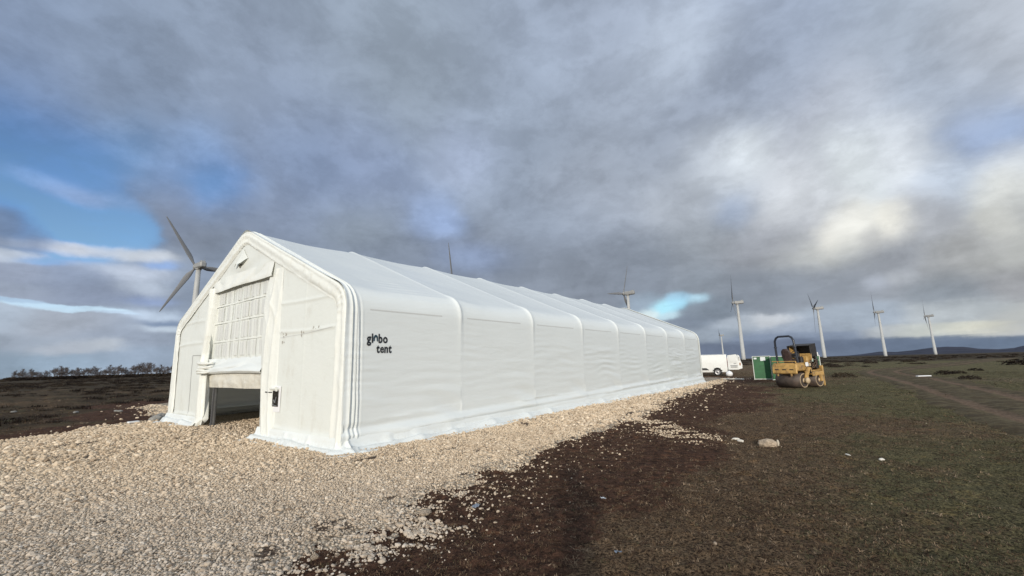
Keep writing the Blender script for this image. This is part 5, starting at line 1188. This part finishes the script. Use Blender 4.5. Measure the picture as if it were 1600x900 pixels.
# raised hood: an open box tipped up
def hood(q):
    R = Matrix.Rotation(math.radians(-6), 3, 'Y'); c = Vector((1.45, 0, 1.80))
    for cc, d in (((0, .50, 0), (.98, .03, .62)), ((.48, 0, 0), (.03, 1.0, .62)), ((0, 0, .31), (.98, 1.03, .03)), ((.12, -.50, 0), (.74, .03, .60)), ):
        p = c + R @ Vector(cc); q.box(tuple(p), d, .008, R=R)
part('engine_hood', M_dk, hood)
part('hood_lining', M_yel, lambda q: (q.box((1.42, .46, 1.86), (.62, .02, .40), .01), q.box((1.25, -.10, 1.50), (.06, .85, .34), .02)))
part('hood_label', M_white, lambda q: q.box((1.96, -.535, 1.62), (.10, .02, .20), .004)) 
part('hood_stay', M_steel, lambda q: q.tube([(1.95, -.45, 1.3), (1.8, -.48, 1.75)], .014, 5))
part('console', M_yel, lambda q: (q.prism([(.62, .98), (.95, .98), (.90, 1.62), (.70, 1.68)], -.14, .16), q.box((1.02, 0, 1.35), (.30, .9, .35), .04), q.box((.60, -.05, 1.1), (.45, .9, .14), .04)))
part('steering_wheel', M_dk, lambda q: (q.tube([(.62 + .17 * math.cos(a) * .55, .01 + .17 * math.sin(a), 1.70 + .10 * math.cos(a)) for a in np.linspace(0, 2 * math.pi, 21)], .016, 6), q.tube([(.62, 0, 1.70), (.78, 0, 1.5)], .02, 6)))
part('instrument_panel', M_dk, lambda q: (q.box((.66, 0, 1.58), (.16, .4, .22), .04), q.box((.5, -.25, 1.35), (.25, .3, .35), .05)))
def seat(q):
    V = []
    n1, n2 = 12, 13
    for i in range(n1):
        t = i / (n1 - 1); z = 1.30 + .62 * t; hw = .235 * (1 - .55 * max(0, t - .72) / .28 * max(0, t - .72) / .28) * (.93 + .1 * math.sin(t * 3)); xo = .02 - .16 * t
        for k in range(n2):
            a = 2 * math.pi * k / n2; V.append((xo + .085 * math.cos(a), hw * math.sin(a) + .05, z))
    q.add(V, [(i * n2 + k, i * n2 + (k + 1) % n2, (i + 1) * n2 + (k + 1) % n2, (i + 1) * n2 + k) for i in range(n1 - 1) for k in range(n2)] + [tuple((n1 - 1) * n2 + k for k in range(n2))], True)
    q.box((.20, .05, 1.34), (.46, .48, .13), .05)
st_ = part('seat', M_seat, seat); part('armrest', M_dk, lambda q: (q.box((.22, -.26, 1.50), (.34, .07, .08), .02), q.box((.22, .36, 1.50), (.34, .07, .08), .02)), st_)
part('seat_base', M_dk, lambda q: q.box((.18, .05, 1.24), (.40, .42, .10), .02))
def rops(q):
    P = [(-.14, .50, 1.15), (-.20, .48, 1.9), (-.22, .46, 2.32), (-.225, .38, 2.47), (-.225, .26, 2.54), (-.225, -.28, 2.54), (-.225, -.40, 2.47), (-.22, -.47, 2.32), (-.20, -.49, 1.9), (-.14, -.51, 1.05)]
    q.tube(P, .052, 10)
    q.box((-.21, .47, 2.0), (.12, .12, .05), .01); q.box((-.21, -.485, 2.0), (.12, .12, .05), .01)
part('roll_bar', mat('black tube paint', (.018, .022, .035), .35), rops)
part('lamp', M_white, lambda q: q.box((.30, -.66, 1.14), (.22, .05, .20), .02)); part('hazard_plate', M_cream, lambda q: q.box((.62, -.64, 1.12), (.16, .04, .14), .01))
part('hose', M_dk, lambda q: (q.tube([(.5, -.5, .95), (.62, -.62, .75), (.9, -.55, .7), (1.1, -.5, .9)], .025, 6), q.tube([(.4, -.45, .9), (.7, -.6, .9), (1.0, -.5, .6)], .02, 6)))

# ------------------------------------------------------------------ PHOTOGRAPHER (stands behind the camera; the long shadow on the soil is theirs)
M_skin = mat('skin', (.45, .27, .19), .5); M_jack = mat('dark jacket', (.03, .035, .05), .8, var=.3); M_trou = mat('dark trousers', (.04, .04, .045), .9); M_hair = mat('brown hair', (.05, .03, .02), .7); M_boot = mat('boots', (.05, .03, .02), .7)
def skin_body(name, nodes, edges, m, parent, lvl=1, root=0):
    me = bpy.data.meshes.new(name); me.from_pydata([n_[0] for n_ in nodes], edges, []); me.materials.append(m)
    o = link(name, me, None, parent); md = o.modifiers.new('skin', 'SKIN'); sub = o.modifiers.new('sub', 'SUBSURF'); sub.levels = lvl; sub.render_levels = lvl
    sv = me.skin_vertices[0].data if len(me.skin_vertices) else None
    if sv is None:
        import bmesh
        bm = bmesh.new(); bm.from_mesh(me); bm.verts.layers.skin.verify(); bm.to_mesh(me); bm.free(); sv = me.skin_vertices[0].data
    for i, n_ in enumerate(nodes): sv[i].radius = (n_[1], n_[2] if len(n_) > 2 else n_[1]); sv[i].use_root = (i == root)
    return o
ph = empty('person', (.0, -.42, 0), 0); ph.scale = (1.05, 1, 1.06); tag(ph, 'person in a dark jacket holding up a phone, casting the long shadow', 'person')
bn_ = [((0, 0, .95), .15, .11), ((0, 0, 1.12), .135, .10), ((0, .0, 1.32), .17, .115), ((0, 0, 1.42), .13, .09), ((0, .01, 1.50), .052), ((0, .03, 1.56), .05), ((0, .02, 1.64), .085, .095), ((0, .01, 1.72), .065, .075),
       ((.09, 0, .90), .095), ((.11, .01, .50), .062), ((.12, -.02, .09), .042), ((.13, .12, .04), .04), ((-.09, 0, .90), .095), ((-.11, .01, .50), .062), ((-.12, -.02, .09), .042), ((-.13, .12, .04), .04),
       ((.19, 0, 1.41), .065), ((.27, .10, 1.20), .047), ((.10, .31, 1.53), .03), ((.085, .345, 1.57), .026), ((-.19, 0, 1.41), .065), ((-.27, .10, 1.20), .047), ((-.10, .31, 1.53), .03), ((-.085, .345, 1.57), .026)]
be = [(0, 1), (1, 2), (2, 3), (3, 4), (4, 5), (5, 6), (6, 7), (0, 8), (8, 9), (9, 10), (10, 11), (0, 12), (12, 13), (13, 14), (14, 15), (3, 16), (16, 17), (17, 18), (18, 19), (3, 20), (20, 21), (21, 22), (22, 23)]
skin_body('body', bn_, be, M_jack, ph)
hd = MB(); hd.lathe([(.02, 1.50), (.055, 1.52), (.075, 1.58), (.082, 1.64), (.078, 1.70), (.055, 1.755), (.02, 1.775)], n=18); hd.tube([(0, .075, 1.65), (0, .105, 1.61), (0, .08, 1.60)], [.008, .014, .01], 6)
head = hd.build('head', M_skin, ph); head.location = (0, .025, .012); head.scale = (1.03, 1.1, 1)
q = MB()
for s_ in (-1, 1): q.lathe([(.010, .068), (.008, .076)], 'y', (s_ * .03, .005, 1.66), 8)
q.box((0, .084, 1.565), (.045, .008, .010), .003); q.build('face_features', M_dk, head)
q = MB()
for s_ in (-1, 1): q.box((s_ * .083, 0, 1.64), (.016, .03, .055), .007)
q.build('ear', M_skin, head)
q = MB(); q.lathe([(.088, 1.64), (.09, 1.70), (.07, 1.765), (.03, 1.79), (.005, 1.795)], n=18); hr_ = q.build('hair', M_hair, ph); hr_.location = (0, .012, .012)
for s_ in (-1, 1):
    nodes = [((s_ * .085, .345, 1.57), .024), ((s_ * .08, .372, 1.585), .026)]; edges = [(0, 1)]
    for k in range(4):
        z = 1.558 + .016 * k; b0 = len(nodes); ln = (.022, .028, .03, .027)[k]
        nodes += [((s_ * .078, .388, z), .009), ((s_ * .07, .398 - .002 * k, z), .0085), ((s_ * (.07 - ln), .400, z + .002), .007)]; edges += [(1, b0), (b0, b0 + 1), (b0 + 1, b0 + 2)]
    b0 = len(nodes); nodes += [((s_ * .068, .362, 1.565), .010), ((s_ * .052, .378, 1.560), .008)]; edges += [(0, b0), (b0, b0 + 1)]
    skin_body('hand', nodes, edges, M_skin, ph, 1)
phone = MB(); phone.box((0, 0, 0), (.15, .008, .075), .003); po = phone.build('phone', M_black); po.location = (0, -.030, 1.60); tag(po, 'black phone held up by the photographer', 'phone')
q = MB(); q.lathe([(.008, .004), (.007, .006)], 'y', (.055, 0, .02), 10); q.build('lens', M_glass, po)
for s_ in (-1, 1):
    q = MB(); q.box((s_ * .125, .05, .05), (.10, .29, .10), .035); q.build('boot', M_boot, ph)
print('objects', len(bpy.data.objects))
